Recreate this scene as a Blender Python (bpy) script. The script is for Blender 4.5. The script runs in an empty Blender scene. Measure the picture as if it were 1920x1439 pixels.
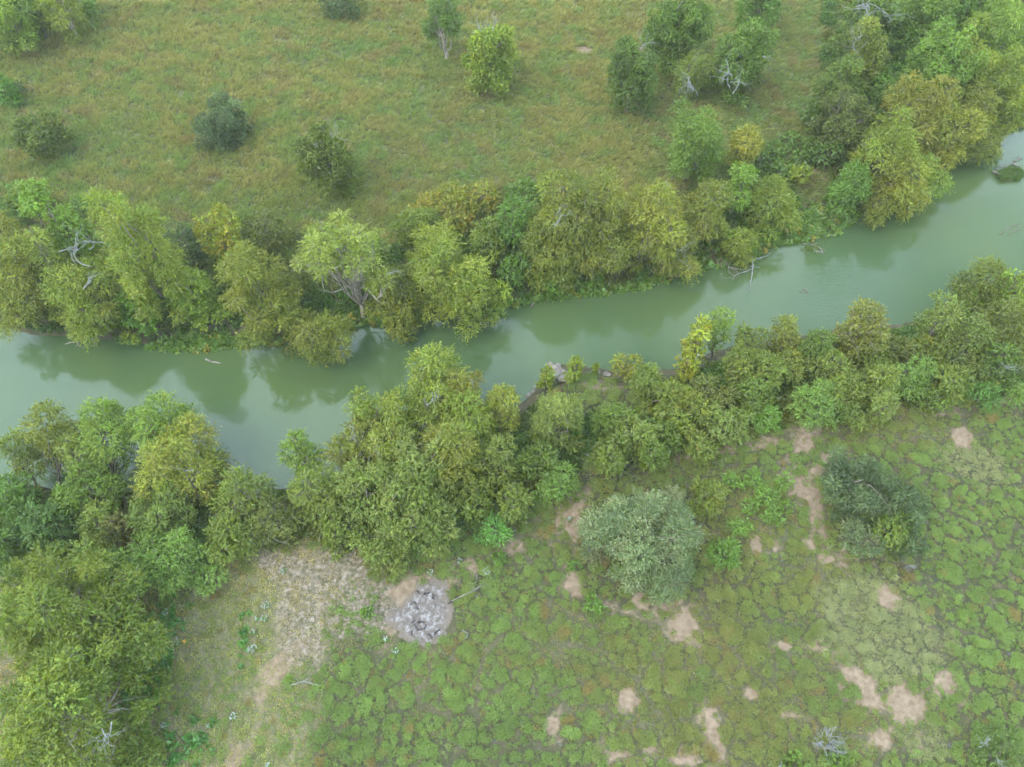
import bpy, math
import numpy as np
from mathutils import Vector

# ----------------------------------------------------------------------------
# camera, sky, sun, exposure
# ----------------------------------------------------------------------------
SC = bpy.context.scene
COL = SC.collection
CAM_H, DEP, FPX = 60.0, math.radians(58.0), 1464.0      # height, angle below horizon, focal length (photo px)
cam_data = bpy.data.cameras.new('camera')
cam_data.sensor_fit = 'HORIZONTAL'
cam_data.angle = 2 * math.atan(960.0 / FPX)
cam_data.clip_start, cam_data.clip_end = 0.5, 6000
cam = bpy.data.objects.new('camera', cam_data)
cam.location = (0, 0, CAM_H)
cam.rotation_euler = (math.pi / 2 - DEP, 0, 0)
COL.objects.link(cam)
SC.camera = cam

SUN_EL, SUN_AZ = math.radians(56), math.radians(-125)     # azimuth from north, towards east
sun_data = bpy.data.lights.new('sun', 'SUN')
sun_data.energy, sun_data.angle, sun_data.color = 1.1, math.radians(30), (1.0, 0.94, 0.83)
sun = bpy.data.objects.new('sun', sun_data)
sd = Vector((math.sin(SUN_AZ) * math.cos(SUN_EL), math.cos(SUN_AZ) * math.cos(SUN_EL), math.sin(SUN_EL)))
sun.rotation_euler = sd.to_track_quat('Z', 'Y').to_euler()
sun.location = (0, 0, 120)
COL.objects.link(sun)

world = bpy.data.worlds.new('World')
SC.world = world
world.use_nodes = True
wn, wl = world.node_tree.nodes, world.node_tree.links
wn.clear()
w_out = wn.new('ShaderNodeOutputWorld')
w_bg = wn.new('ShaderNodeBackground')
w_bg.inputs['Strength'].default_value = 0.12
w_sky = wn.new('ShaderNodeTexSky')
w_sky.sky_type = 'NISHITA'
w_sky.sun_disc = False
w_sky.sun_elevation, w_sky.sun_rotation = SUN_EL, SUN_AZ
w_sky.air_density, w_sky.dust_density, w_sky.ozone_density = 1.3, 0.6, 2.0
w_tc = wn.new('ShaderNodeTexCoord')
w_noise = wn.new('ShaderNodeTexNoise')                    # broken cloud cover over the whole sky
w_noise.noise_dimensions = '4D'
w_noise.inputs['W'].default_value = 28.9
w_noise.inputs['Scale'].default_value = 2.0
w_noise.inputs['Detail'].default_value = 6
w_noise.inputs['Roughness'].default_value = 0.55
w_ramp = wn.new('ShaderNodeValToRGB')
w_ramp.color_ramp.elements[0].position, w_ramp.color_ramp.elements[0].color = 0.45, (0.04, 0.04, 0.04, 1)
w_ramp.color_ramp.elements[1].position, w_ramp.color_ramp.elements[1].color = 0.60, (0.97, 0.97, 0.97, 1)
w_mix = wn.new('ShaderNodeMix')
w_mix.data_type = 'RGBA'
w_mix.inputs['B'].default_value = (11.0, 13.7, 16.8, 1)
wl.new(w_tc.outputs['Generated'], w_noise.inputs['Vector'])
wl.new(w_noise.outputs['Fac'], w_ramp.inputs['Fac'])
wl.new(w_ramp.outputs['Color'], w_mix.inputs['Factor'])
wl.new(w_sky.outputs['Color'], w_mix.inputs['A'])
wl.new(w_mix.outputs['Result'], w_bg.inputs['Color'])
wl.new(w_bg.outputs['Background'], w_out.inputs['Surface'])

SC.view_settings.view_transform = 'Standard'
SC.view_settings.look = 'None'
SC.view_settings.gamma = 1
SC.view_settings.use_curve_mapping = False
SC.view_settings.exposure = 1.45
SC.cycles.use_adaptive_sampling = True
SC.cycles.adaptive_threshold = 0.04
SC.cycles.max_bounces = 5
SC.cycles.diffuse_bounces = 3
SC.cycles.transparent_max_bounces = 4

# ----------------------------------------------------------------------------
# small helpers
# ----------------------------------------------------------------------------
FWD = np.array([0, math.cos(DEP), -math.sin(DEP)])
UPV = np.array([0, math.sin(DEP), math.cos(DEP)])


def ray(u, v):
    return FWD * FPX + np.array([1.0, 0, 0]) * (u - 960.0) - UPV * (v - 719.5)


def at(u, v, z=0.0):
    d = ray(u, v)
    t = (z - CAM_H) / d[2]
    return np.array([d[0] * t, d[1] * t, z])


def px_size(p):                                            # metres covered by one photo pixel at a point
    return float(np.dot(np.array(p) - np.array([0, 0, CAM_H]), FWD)) / FPX


def lin(r, g, b, k=1.0):
    def f(c):
        c /= 255.0
        return c / 12.92 if c <= 0.04045 else ((c + 0.055) / 1.055) ** 2.4
    return np.array([f(r) * k, f(g) * k, f(b) * k])


_hash_rng = np.random.default_rng(7)
_tab = _hash_rng.random((256, 256))


def vnoise(x, y):
    xi, yi = np.floor(x).astype(int), np.floor(y).astype(int)
    fx, fy = x - xi, y - yi
    fx, fy = fx * fx * (3 - 2 * fx), fy * fy * (3 - 2 * fy)
    a, b = _tab[xi & 255, yi & 255], _tab[(xi + 1) & 255, yi & 255]
    c, d = _tab[xi & 255, (yi + 1) & 255], _tab[(xi + 1) & 255, (yi + 1) & 255]
    return (a * (1 - fx) + b * fx) * (1 - fy) + (c * (1 - fx) + d * fx) * fy


def fbm(x, y, s, octs=4, seed=0):
    x, y = np.asarray(x, float) / s + seed * 17.3, np.asarray(y, float) / s + seed * 9.1
    v, amp, tot = 0, 1.0, 0
    for _ in range(octs):
        v = v + amp * vnoise(x, y)
        tot += amp
        amp *= 0.5
        x, y = x * 2.03 + 5.1, y * 2.03 + 3.7
    return v / tot


def sstep(a, b, x):
    t = np.clip((x - a) / (b - a), 0, 1)
    return t * t * (3 - 2 * t)


def inside(poly, x, y):
    x, y = np.asarray(x, float), np.asarray(y, float)
    r = np.zeros(x.shape, bool)
    n = len(poly)
    for i in range(n):
        x0, y0 = poly[i]
        x1, y1 = poly[(i + 1) % n]
        if y0 == y1:
            continue
        c = ((y0 > y) != (y1 > y)) & (x < (x1 - x0) * (y - y0) / (y1 - y0) + x0)
        r ^= c
    return r


def seg_dist(pts, x, y, closed=False):
    x, y = np.asarray(x, float), np.asarray(y, float)
    best = np.full(x.shape, 1e9)
    n = len(pts)
    for i in range(n if closed else n - 1):
        ax, ay = pts[i]
        bx, by = pts[(i + 1) % n]
        dx, dy = bx - ax, by - ay
        t = np.clip(((x - ax) * dx + (y - ay) * dy) / (dx * dx + dy * dy + 1e-9), 0, 1)
        best = np.minimum(best, np.hypot(x - ax - t * dx, y - ay - t * dy))
    return best


def mesh_obj(name, verts, faces, mat, parent=None, smooth=False, col=None, link=True):
    verts = np.asarray(verts, np.float32)
    me = bpy.data.meshes.new(name)
    if isinstance(faces, np.ndarray):
        k = faces.shape[1]
        me.vertices.add(len(verts))
        me.vertices.foreach_set('co', verts.ravel())
        me.loops.add(faces.size)
        me.loops.foreach_set('vertex_index', faces.astype(np.int32).ravel())
        me.polygons.add(len(faces))
        me.polygons.foreach_set('loop_start', np.arange(0, faces.size, k, dtype=np.int32))
        me.polygons.foreach_set('loop_total', np.full(len(faces), k, np.int32))
        me.update(calc_edges=True)
    else:
        me.from_pydata([tuple(map(float, v)) for v in verts], [], [tuple(int(i) for i in f) for f in faces])
        me.update()
    if smooth:
        me.polygons.foreach_set('use_smooth', np.ones(len(me.polygons), bool))
    if col is not None:
        at_ = me.attributes.new('col', 'FLOAT_COLOR', 'POINT')
        c4 = np.ones((len(verts), 4), np.float32)
        c4[:, :3] = np.clip(col, 0, 1)
        at_.data.foreach_set('color', c4.ravel())
    me.materials.append(mat)
    o = bpy.data.objects.new(name, me)
    if link:
        COL.objects.link(o)
    if parent is not None:
        o.parent = parent
    return o


def tag(o, label=None, cat=None, group=None, kind=None):
    if label:
        o['label'] = label
    if cat:
        o['category'] = cat
    if group:
        o['group'] = group
    if kind:
        o['kind'] = kind
    return o


def empty(name, loc):
    o = bpy.data.objects.new(name, None)
    o.location = tuple(map(float, loc))
    o.empty_display_size = 0.5
    COL.objects.link(o)
    return o


# ----------------------------------------------------------------------------
# materials
# ----------------------------------------------------------------------------
def new_mat(name):
    m = bpy.data.materials.new(name)
    m.use_nodes = True
    nt = m.node_tree
    nt.nodes.clear()
    out = nt.nodes.new('ShaderNodeOutputMaterial')
    return m, nt, out


def N(nt, kind, **kw):
    n = nt.nodes.new(kind)
    for k, v in kw.items():
        setattr(n, k, v)
    return n


def leaf_material(name, instancer=False, transl=0.9):
    m, nt, out = new_mat(name)
    a = N(nt, 'ShaderNodeAttribute', attribute_name='col')
    colour = a.outputs['Color']
    if instancer:
        b = N(nt, 'ShaderNodeAttribute', attribute_name='tint', attribute_type='INSTANCER')
        mx = N(nt, 'ShaderNodeMix', data_type='RGBA', blend_type='MULTIPLY')
        mx.inputs['Factor'].default_value = 1
        nt.links.new(a.outputs['Color'], mx.inputs['A'])
        nt.links.new(b.outputs['Color'], mx.inputs['B'])
        colour = mx.outputs['Result']
    d = N(nt, 'ShaderNodeBsdfDiffuse')
    t = N(nt, 'ShaderNodeBsdfTranslucent')
    g = N(nt, 'ShaderNodeBsdfGlossy')
    g.inputs['Roughness'].default_value = 0.45
    mix = N(nt, 'ShaderNodeAddShader')
    dim = N(nt, 'ShaderNodeMix', data_type='RGBA', blend_type='MULTIPLY')
    dim.inputs['Factor'].default_value = 1
    dim.inputs['B'].default_value = (transl * 1.1, transl, transl * .6, 1)
    nt.links.new(colour, dim.inputs['A'])
    mix2 = N(nt, 'ShaderNodeMixShader')
    mix2.inputs[0].default_value = 0.035
    nt.links.new(colour, d.inputs['Color'])
    nt.links.new(dim.outputs['Result'], t.inputs['Color'])
    nt.links.new(d.outputs[0], mix.inputs[0])
    nt.links.new(t.outputs[0], mix.inputs[1])
    nt.links.new(mix.outputs[0], mix2.inputs[1])
    nt.links.new(g.outputs[0], mix2.inputs[2])
    nt.links.new(mix2.outputs[0], out.inputs[0])
    return m


def bark_material(name, c0, c1, scale=3.0):
    m, nt, out = new_mat(name)
    tc = N(nt, 'ShaderNodeTexCoord')
    n = N(nt, 'ShaderNodeTexNoise')
    n.inputs['Scale'].default_value = scale
    n.inputs['Detail'].default_value = 5
    r = N(nt, 'ShaderNodeValToRGB')
    r.color_ramp.elements[0].position, r.color_ramp.elements[0].color = 0.35, (*c0, 1)
    r.color_ramp.elements[1].position, r.color_ramp.elements[1].color = 0.65, (*c1, 1)
    p = N(nt, 'ShaderNodeBsdfPrincipled')
    p.inputs['Roughness'].default_value = 0.9
    b = N(nt, 'ShaderNodeBump')
    b.inputs['Strength'].default_value = 0.5
    b.inputs['Distance'].default_value = 0.03
    nt.links.new(tc.outputs['Object'], n.inputs['Vector'])
    nt.links.new(n.outputs['Fac'], r.inputs['Fac'])
    nt.links.new(r.outputs['Color'], p.inputs['Base Color'])
    nt.links.new(n.outputs['Fac'], b.inputs['Height'])
    nt.links.new(b.outputs['Normal'], p.inputs['Normal'])
    nt.links.new(p.outputs[0], out.inputs[0])
    return m


M_LEAF = leaf_material('leaves')
M_TUFT = leaf_material('low_plants', instancer=True)
M_BARK = bark_material('bark_brown', (0.10, 0.08, 0.06), (0.24, 0.20, 0.15))
M_BARK_PALE = bark_material('bark_pale', (0.20, 0.17, 0.12), (0.38, 0.33, 0.25))
M_DEAD = bark_material('dead_wood_grey', (0.17, 0.17, 0.16), (0.34, 0.335, 0.32))
M_DRIFT = bark_material('driftwood', (0.12, 0.10, 0.08), (0.27, 0.24, 0.20))
M_CHAR = bark_material('charcoal', (0.012, 0.012, 0.012), (0.06, 0.055, 0.05), 8)
M_ROCK = bark_material('pale_rock', (0.14, 0.115, 0.09), (0.27, 0.235, 0.20), 2.2)

# ----------------------------------------------------------------------------
# river outline and terrain height
# ----------------------------------------------------------------------------
WZ = -2.4
NB = [(-420, 560), (-180, 590), (0, 612), (60, 628), (230, 638), (290, 653), (390, 656), (470, 642), (530, 645), (610, 628), (680, 608),
      (760, 606), (860, 592), (935, 575), (1000, 563), (1110, 551), (1200, 541), (1270, 521), (1330, 501), (1400, 490), (1440, 463),
      (1500, 448), (1560, 440), (1610, 402), (1650, 393), (1720, 362), (1760, 315), (1800, 290), (1860, 262), (1900, 246), (2010, 205), (2200, 120)]
SB = [(2200, 440), (2050, 492), (1920, 520), (1850, 535), (1790, 552), (1745, 600), (1690, 607), (1600, 614), (1500, 630), (1400, 642),
      (1330, 664), (1270, 692), (1200, 698), (1140, 694), (1100, 688), (1045, 682), (1018, 692), (1008, 728), (975, 757), (900, 802),
      (800, 850), (700, 880), (600, 908), (500, 922), (400, 930), (250, 928), (100, 915), (0, 905), (-180, 900), (-420, 880)]
NBW = [tuple(at(u, v, WZ)[:2]) for u, v in NB]
SBW = [tuple(at(u, v, WZ)[:2]) for u, v in SB]
ex = np.array(NBW[0]) - np.array(NBW[1])
RIVER = ([(NBW[0][0] - 700, NBW[0][1] + 60)] + NBW + [(NBW[-1][0] + 500, NBW[-1][1] + 420)]
         + [(SBW[0][0] + 560, SBW[0][1] + 380)] + SBW + [(SBW[-1][0] - 700, SBW[-1][1] + 60)])


def river_d(x, y):                                         # metres from the water's edge, negative in the river
    d = seg_dist(RIVER, x, y, True)
    return np.where(inside(RIVER, x, y), -d, d)


def north_of(x, y):
    xs = np.array([p[0] for p in NBW])
    ys = np.array([p[1] for p in NBW])
    return np.asarray(y) > np.interp(x, xs, ys) - 4


def height(x, y, d=None):
    x, y = np.asarray(x, float), np.asarray(y, float)
    if d is None:
        d = river_d(x, y)
    dn = d + (fbm(x, y, 2.5, 3, 3) - 0.5) * 0.9
    run = np.where(north_of(x, y), 6.5, 4.5)
    up = sstep(-0.6, 1.0, dn / run * 0.85) * 2.55
    bank = WZ - 0.12 + np.where(d > 0, 0.22 * np.clip(d, 0, 1), 0)
    z = np.where(d > 0, np.maximum(bank, WZ - 0.15 + (up - 0.62) * 1.32), WZ - 0.1 - np.clip(-d * 0.45, 0, 1.6))
    z = np.where(d > 0, np.minimum(z, 0.15), z)
    land = sstep(1.0, 8.0, d)
    return z + land * ((fbm(x, y, 22, 3, 1) - 0.5) * 0.9 + (fbm(x, y, 1.6, 2, 2) - 0.5) * 0.12)


def h1(x, y):
    return float(height(np.array([x]), np.array([y]))[0])


def ground(u, v):                                          # photo pixel -> point on the terrain
    z = 0.0
    for _ in range(4):
        p = at(u, v, z)
        z = h1(p[0], p[1])
    return np.array([p[0], p[1], z])


def blob(x, y, u, v, ru, rv, rot=0.0, soft=0.5, rough=0.35, seed=0):
    """soft-edged irregular patch on the ground, given by its place in the photo"""
    c = at(u, v)
    ex_ = at(u + 1, v) - c
    ey_ = at(u, v + 1) - c
    sx, sy = np.hypot(*ex_[:2]) * ru, np.hypot(*ey_[:2]) * rv
    dx, dy = x - c[0], y - c[1]
    ca, sa = math.cos(rot), math.sin(rot)
    q = np.sqrt(((dx * ca + dy * sa) / sx) ** 2 + ((-dx * sa + dy * ca) / sy) ** 2)
    q = q + (fbm(x, y, max(0.5, min(sx, sy) * 0.7), 3, seed + 11) - 0.5) * 2 * rough
    return 1 - sstep(1 - soft, 1 + soft, q)


def track(x, y, pix, w, seed=0):
    pts = [tuple(at(u, v)[:2]) for u, v in pix]
    d = seg_dist(pts, x, y) + (fbm(x, y, 1.2, 3, seed + 31) - 0.5) * w * 1.2
    return 1 - sstep(w * 0.35, w * 1.1, d)


SOIL = [(1808, 820, 19, 16, 0, .5, .45), (1664, 1120, 21, 21, 0, .5, .45), (1281, 1175, 25, 23, 0, .5, .5), (1178, 1310, 17, 19, 0, .5, .45),
        (1694, 1322, 34, 34, 0, .5, .5), (1095, 95, 15, 7, 0, .4, .2), (1505, 828, 26, 28, 0, .5, .4), (1535, 870, 48, 34, 0.3, .8, .6),
        (1500, 905, 40, 30, 0, .8, .7), (1605, 1282, 42, 38, 0, .6, .6), (1640, 1310, 30, 20, 0, .6, .6), (1782, 1290, 38, 26, 0, .7, .6),
        (1545, 1035, 40, 24, 0, .8, .6), (1432, 1020, 22, 26, 0, .8, .6), (1240, 1130, 80, 18, 0, .8, .7), (1070, 1095, 18, 34, 0, .8, .6),
        (1408, 1303, 17, 10, 0, .6, .5), (1364, 1252, 15, 7, 0, .5, .4), (1335, 1375, 16, 60, 0.2, .8, .6), (1034, 1350, 22, 44, 0, .8, .6),
        (1480, 1212, 34, 8, 0, .7, .6), (1550, 1222, 34, 10, -.6, .6, .5), (1180, 1410, 50, 30, 0, .9, .6), (1300, 1430, 40, 30, 0, .9, .6),
        (1680, 1390, 50, 20, 0, .8, .7), (1270, 1090, 30, 12, 0, .7, .6), (1480, 1330, 40, 12, 0, .8, .6), (1300, 1200, 30, 14, 0, .8, .5),
        (1075, 980, 30, 40, 0, .9, .6), (1640, 1040, 30, 14, 0, .8, .5), (1130, 716, 36, 14, .1, .6, .5), (1310, 505, 26, 9, .3, .5, .4),
        (880, 410, 36, 26, 0, .8, .5), (1530, 345, 22, 40, 0, .8, .5), (745, 1150, 34, 44, 0, .8, .5), (790, 1100, 50, 22, 0, .8, .5), (1890, 232, 40, 12, .3, .7, .4)]
STRAW = [(598, 1085, 68, 56, 0, .5, .5), (640, 1060, 60, 30, 0, .6, .5), (575, 1150, 60, 60, 0, .8, .6), (560, 1210, 46, 40, 0, .8, .5), (520, 1050, 36, 26, 0, .8, .6),
         (690, 1140, 60, 46, 0, .8, .6)]
DRY = [(420, 1150, 130, 90, 0, .8, .4), (400, 1270, 110, 110, 0, .8, .4), (470, 1340, 40, 90, .2, .8, .5), (680, 1060, 130, 50, 0, .8, .4), (1150, 1230, 420, 90, 0, .9, .4),
       (1400, 1330, 300, 100, 0, .9, .4), (1420, 960, 150, 60, 0, .9, .4), (1600, 800, 180, 40, 0, .9, .4), (1000, 1000, 110, 50, 0, .9, .4), (1560, 1100, 80, 80, 0, .9, .4)]
PALE = [(1650, 1175, 112, 88, -.45, .35, .35), (1830, 865, 66, 34, -.5, .5, .4), (1730, 1390, 40, 30, 0, .7, .5), (1570, 1130, 36, 36, 0, .6, .4)]
TRACKS = [([(740, 1112), (850, 1076), (930, 1036), (1040, 1002), (1068, 962), (1110, 900)], .8), ([(1180, 872), (1350, 852), (1500, 815), (1640, 768), (1800, 768), (1960, 735)], .7),
          ([(425, 1460), (470, 1340), (510, 1260), (560, 1190)], 1.0), ([(1300, 1180), (1180, 1150), (1100, 1120), (1060, 1060)], .6), ([(1535, 1210), (1600, 1262), (1640, 1320)], .6),
          ([(1480, 830), (1520, 900), (1540, 1000), (1580, 1050)], .9)]


def acc(lst, x, y, seed):
    m = np.zeros(np.shape(x))
    for i, b in enumerate(lst):
        m = np.maximum(m, blob(x, y, *b, seed=seed + i))
    return m


def masks(x, y):
    soil = np.maximum(acc(SOIL[:6], x, y, 0), acc(SOIL[6:], x, y, 6) * sstep(.36, .62, fbm(x, y, 1.1, 4, 8)) * .85)
    for i, (p, w) in enumerate(TRACKS):
        soil = np.maximum(soil, 0.6 * track(x, y, p, w, i) * sstep(.30, .62, fbm(x, y, 1.4, 4, 9)))
    return soil, acc(STRAW, x, y, 50), acc(DRY, x, y, 80), acc(PALE, x, y, 100)


# terrain: one sheet, fine where the photograph looks, stretching out to the horizon
def axis(lo, hi, step, far):
    core = np.arange(lo, hi + step / 2, step)
    g = []
    s, p = step, hi
    while p < far:
        s *= 1.22
        p += s
        g.append(p)
    g2 = []
    s, p = step, lo
    while p > -far:
        s *= 1.22
        p -= s
        g2.append(p)
    return np.concatenate([np.array(g2[::-1]), core, np.array(g)])


XA, YA = axis(-80, 80, 0.43, 3000), axis(-6, 110, 0.43, 3000)
GX, GY = np.meshgrid(XA, YA)
fx_, fy_ = GX.ravel(), GY.ravel()
DR = river_d(fx_, fy_)
GZ = height(fx_, fy_, DR)
g_soil, g_straw, g_dry, g_pale = masks(fx_, fy_)
g_north = (north_of(fx_, fy_) & (DR > 0)).astype(float)
nx, ny = len(XA), len(YA)
idx = np.arange(nx * ny).reshape(ny, nx)
gf = np.stack([idx[:-1, :-1].ravel(), idx[:-1, 1:].ravel(), idx[1:, 1:].ravel(), idx[1:, :-1].ravel()], 1)


def ground_material():
    m, nt, out = new_mat('ground_soil_and_litter')
    L = nt.links.new
    geo = N(nt, 'ShaderNodeNewGeometry')

    def noise(scale, detail=4, rough=.55):
        n = N(nt, 'ShaderNodeTexNoise')
        n.inputs['Scale'].default_value = scale
        n.inputs['Detail'].default_value = detail
        n.inputs['Roughness'].default_value = rough
        L(geo.outputs['Position'], n.inputs['Vector'])
        return n.outputs['Fac']

    def ramp(fac, *stops):
        r = N(nt, 'ShaderNodeValToRGB')
        e = r.color_ramp.elements
        while len(e) < len(stops):
            e.new(0.5)
        for k, (p, c) in enumerate(stops):
            e[k].position, e[k].color = p, (*c, 1)
        L(fac, r.inputs['Fac'])
        return r.outputs['Color']

    def mix(f, a, b):
        x = N(nt, 'ShaderNodeMix', data_type='RGBA')
        L(f, x.inputs['Factor'])
        L(a, x.inputs['A'])
        L(b, x.inputs['B'])
        return x.outputs['Result']

    def attr(n):
        return N(nt, 'ShaderNodeAttribute', attribute_name=n).outputs['Fac']

    south = ramp(noise(1.7, 6), (.30, (.046, .052, .024)), (.50, (.064, .064, .031)), (.70, (.090, .076, .042)))
    north = ramp(noise(1.1, 6), (.32, (.080, .092, .044)), (.50, (.110, .112, .056)), (.68, (.135, .118, .068)))
    soil = ramp(noise(2.3, 6), (.32, (.155, .112, .070)), (.52, (.215, .158, .102)), (.72, (.28, .208, .140)))
    straw = ramp(noise(3.2, 8, .75), (.40, (.075, .080, .036)), (.49, (.15, .122, .082)), (.62, (.29, .240, .182)))
    dry = ramp(noise(2.6, 6), (.32, (.060, .066, .030)), (.52, (.086, .082, .041)), (.70, (.125, .104, .060)))
    mud = ramp(noise(1.2, 5), (.35, (.060, .060, .030)), (.65, (.115, .095, .055)))
    def ragged(name, sc, amt, lo, hi):
        nz = N(nt, 'ShaderNodeMath', operation='MULTIPLY_ADD')
        L(noise(sc, 7, .7), nz.inputs[0])
        nz.inputs[1].default_value = amt
        L(attr(name), nz.inputs[2])
        rg = N(nt, 'ShaderNodeMapRange', interpolation_type='SMOOTHSTEP')
        rg.inputs['From Min'].default_value, rg.inputs['From Max'].default_value = lo + amt * .5, hi + amt * .5
        L(nz.outputs[0], rg.inputs['Value'])
        return rg.outputs['Result']

    c = mix(attr('north'), south, north)
    lawn = ramp(noise(2.0, 7, .65), (.34, (.085, .095, .042)), (.50, (.125, .120, .060)), (.66, (.180, .150, .088)))
    c = mix(ragged('dry', 1.5, .8, .15, .75), c, dry)
    c = mix(ragged('lawn', 1.2, .5, .2, .7), c, lawn)
    c = mix(ragged('straw', 2.2, 1.4, .15, .6), c, straw)
    c = mix(ragged('soil', 2.2, 1.5, .02, .55), c, soil)
    c = mix(attr('bank'), c, mud)
    p = N(nt, 'ShaderNodeBsdfPrincipled')
    p.inputs['Roughness'].default_value = 0.95
    p.inputs['Specular IOR Level'].default_value = 0.15
    b = N(nt, 'ShaderNodeBump')
    b.inputs['Strength'].default_value = 0.6
    b.inputs['Distance'].default_value = 0.08
    L(noise(6, 5, .7), b.inputs['Height'])
    L(b.outputs['Normal'], p.inputs['Normal'])
    L(c, p.inputs['Base Color'])
    L(p.outputs[0], out.inputs[0])
    return m


terrain = mesh_obj('ground', np.stack([fx_, fy_, GZ], 1), gf, ground_material(), smooth=True)
tag(terrain, 'grassy river plain with bare tan soil patches on both banks', kind='structure')
for nm, arr in (('soil', g_soil), ('straw', g_straw), ('dry', g_dry), ('north', g_north), ('lawn', sstep(-11, -17, fx_) * (1 - g_north)), ('bank', 1 - sstep(0.2, 4.0, DR))):
    a_ = terrain.data.attributes.new(nm, 'FLOAT', 'POINT')
    a_.data.foreach_set('value', np.asarray(arr, np.float32))


# water: murky green sheet following the river
def water_material():
    m, nt, out = new_mat('murky_green_water')
    L = nt.links.new
    geo = N(nt, 'ShaderNodeNewGeometry')
    p = N(nt, 'ShaderNodeBsdfPrincipled')
    n0 = N(nt, 'ShaderNodeTexNoise')
    n0.inputs['Scale'].default_value = 0.07
    n0.inputs['Detail'].default_value = 4
    r = N(nt, 'ShaderNodeValToRGB')                        # silt carried by the current
    r.color_ramp.elements[0].position, r.color_ramp.elements[0].color = 0.35, (0.056, 0.092, 0.038, 1)
    r.color_ramp.elements[1].position, r.color_ramp.elements[1].color = 0.65, (0.070, 0.104, 0.034, 1)
    L(geo.outputs['Position'], n0.inputs['Vector'])
    L(n0.outputs['Fac'], r.inputs['Fac'])
    L(r.outputs['Color'], p.inputs['Base Color'])
    p.inputs['Roughness'].default_value = 0.03
    p.inputs['IOR'].default_value = 1.44
    # small ripples everywhere, a riffle where the river shoals
    n1 = N(nt, 'ShaderNodeTexNoise')
    n1.inputs['Scale'].default_value = 1.6
    n1.inputs['Detail'].default_value = 5
    mp = N(nt, 'ShaderNodeMapping')
    mp.inputs['Rotation'].default_value = (0, 0, -0.5)
    mp.inputs['Scale'].default_value = (0.8, 2.4, 1)
    L(geo.outputs['Position'], mp.inputs['Vector'])
    L(mp.outputs['Vector'], n1.inputs['Vector'])
    rc = at(1572, 556, WZ)
    dist = N(nt, 'ShaderNodeVectorMath', operation='DISTANCE')
    dist.inputs[1].default_value = tuple(rc)
    L(geo.outputs['Position'], dist.inputs[0])
    mr = N(nt, 'ShaderNodeMapRange', interpolation_type='SMOOTHSTEP')
    mr.inputs['From Min'].default_value, mr.inputs['From Max'].default_value = 0.5, 6.0
    mr.inputs['To Min'].default_value, mr.inputs['To Max'].default_value = 0.35, 0.022
    L(dist.outputs['Value'], mr.inputs['Value'])
    b = N(nt, 'ShaderNodeBump')
    b.inputs['Distance'].default_value = 0.25
    L(mr.outputs['Result'], b.inputs['Strength'])
    L(n1.outputs['Fac'], b.inputs['Height'])
    L(b.outputs['Normal'], p.inputs['Normal'])
    L(p.outputs[0], out.inputs[0])
    return m


def poly_grow(poly, m):
    p = np.array(poly)
    nxt, prv = np.roll(p, -1, 0), np.roll(p, 1, 0)
    t = nxt - prv
    nrm = np.stack([-t[:, 1], t[:, 0]], 1)
    nrm /= np.linalg.norm(nrm, axis=1)[:, None]
    area = 0.5 * np.sum(p[:, 0] * nxt[:, 1] - nxt[:, 0] * p[:, 1])
    return p + nrm * (m if area < 0 else -m)


wp = poly_grow(RIVER, 1.2)
water = mesh_obj('water', [(x, y, WZ) for x, y in wp], [list(range(len(wp)))[::-1]], water_material())
tag(water, 'calm murky green river water winding between the wooded banks', kind='structure')
if water.data.polygons[0].normal.z < 0:
    water.data.flip_normals()

# ----------------------------------------------------------------------------
# plants: crowns made of twigs carrying leaf-sized faces
# ----------------------------------------------------------------------------
def unit(v):
    return v / (np.linalg.norm(v, axis=-1, keepdims=True) + 1e-9)


def leaf_quads(pos, dirn, nrm, ln, wd):
    side = unit(np.cross(dirn, nrm))
    ln, wd = ln[:, None], wd[:, None]
    v = np.stack([pos + side * wd * .5, pos + dirn * ln, pos - side * wd * .5], 1)
    return v.reshape(-1, 3)


SPEC = dict(
    #          leaf len, wid, lobe radius, twig/m2, leaves/twig, droop, spread, hue jitter
    willow=dict(ln=.19, wd=.095, lr=1.25, tw=20, lf=8, droop=.30, spread=.9, reach=1.0, fill=1.0),
    broad=dict(ln=.20, wd=.16, lr=1.05, tw=18, lf=8, droop=.12, spread=1.0, reach=.95, fill=1.0),
    dense=dict(ln=.18, wd=.125, lr=1.05, tw=20, lf=8, droop=.15, spread=.95, reach=.95, fill=1.1),
    fuzzy=dict(ln=.14, wd=.08, lr=.72, tw=27, lf=8, droop=.08, spread=.95, reach=1.0, fill=1.1),
    mesquite=dict(ln=.16, wd=.08, lr=.85, tw=24, lf=8, droop=.25, spread=.8, reach=1.15, fill=.95),
    thicket=dict(ln=.16, wd=.105, lr=.80, tw=23, lf=8, droop=.18, spread=.95, reach=1.0, fill=1.1),
    big=dict(ln=.18, wd=.11, lr=1.25, tw=20, lf=8, droop=.2, spread=.9, reach=.95, fill=1.0),
)


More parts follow.
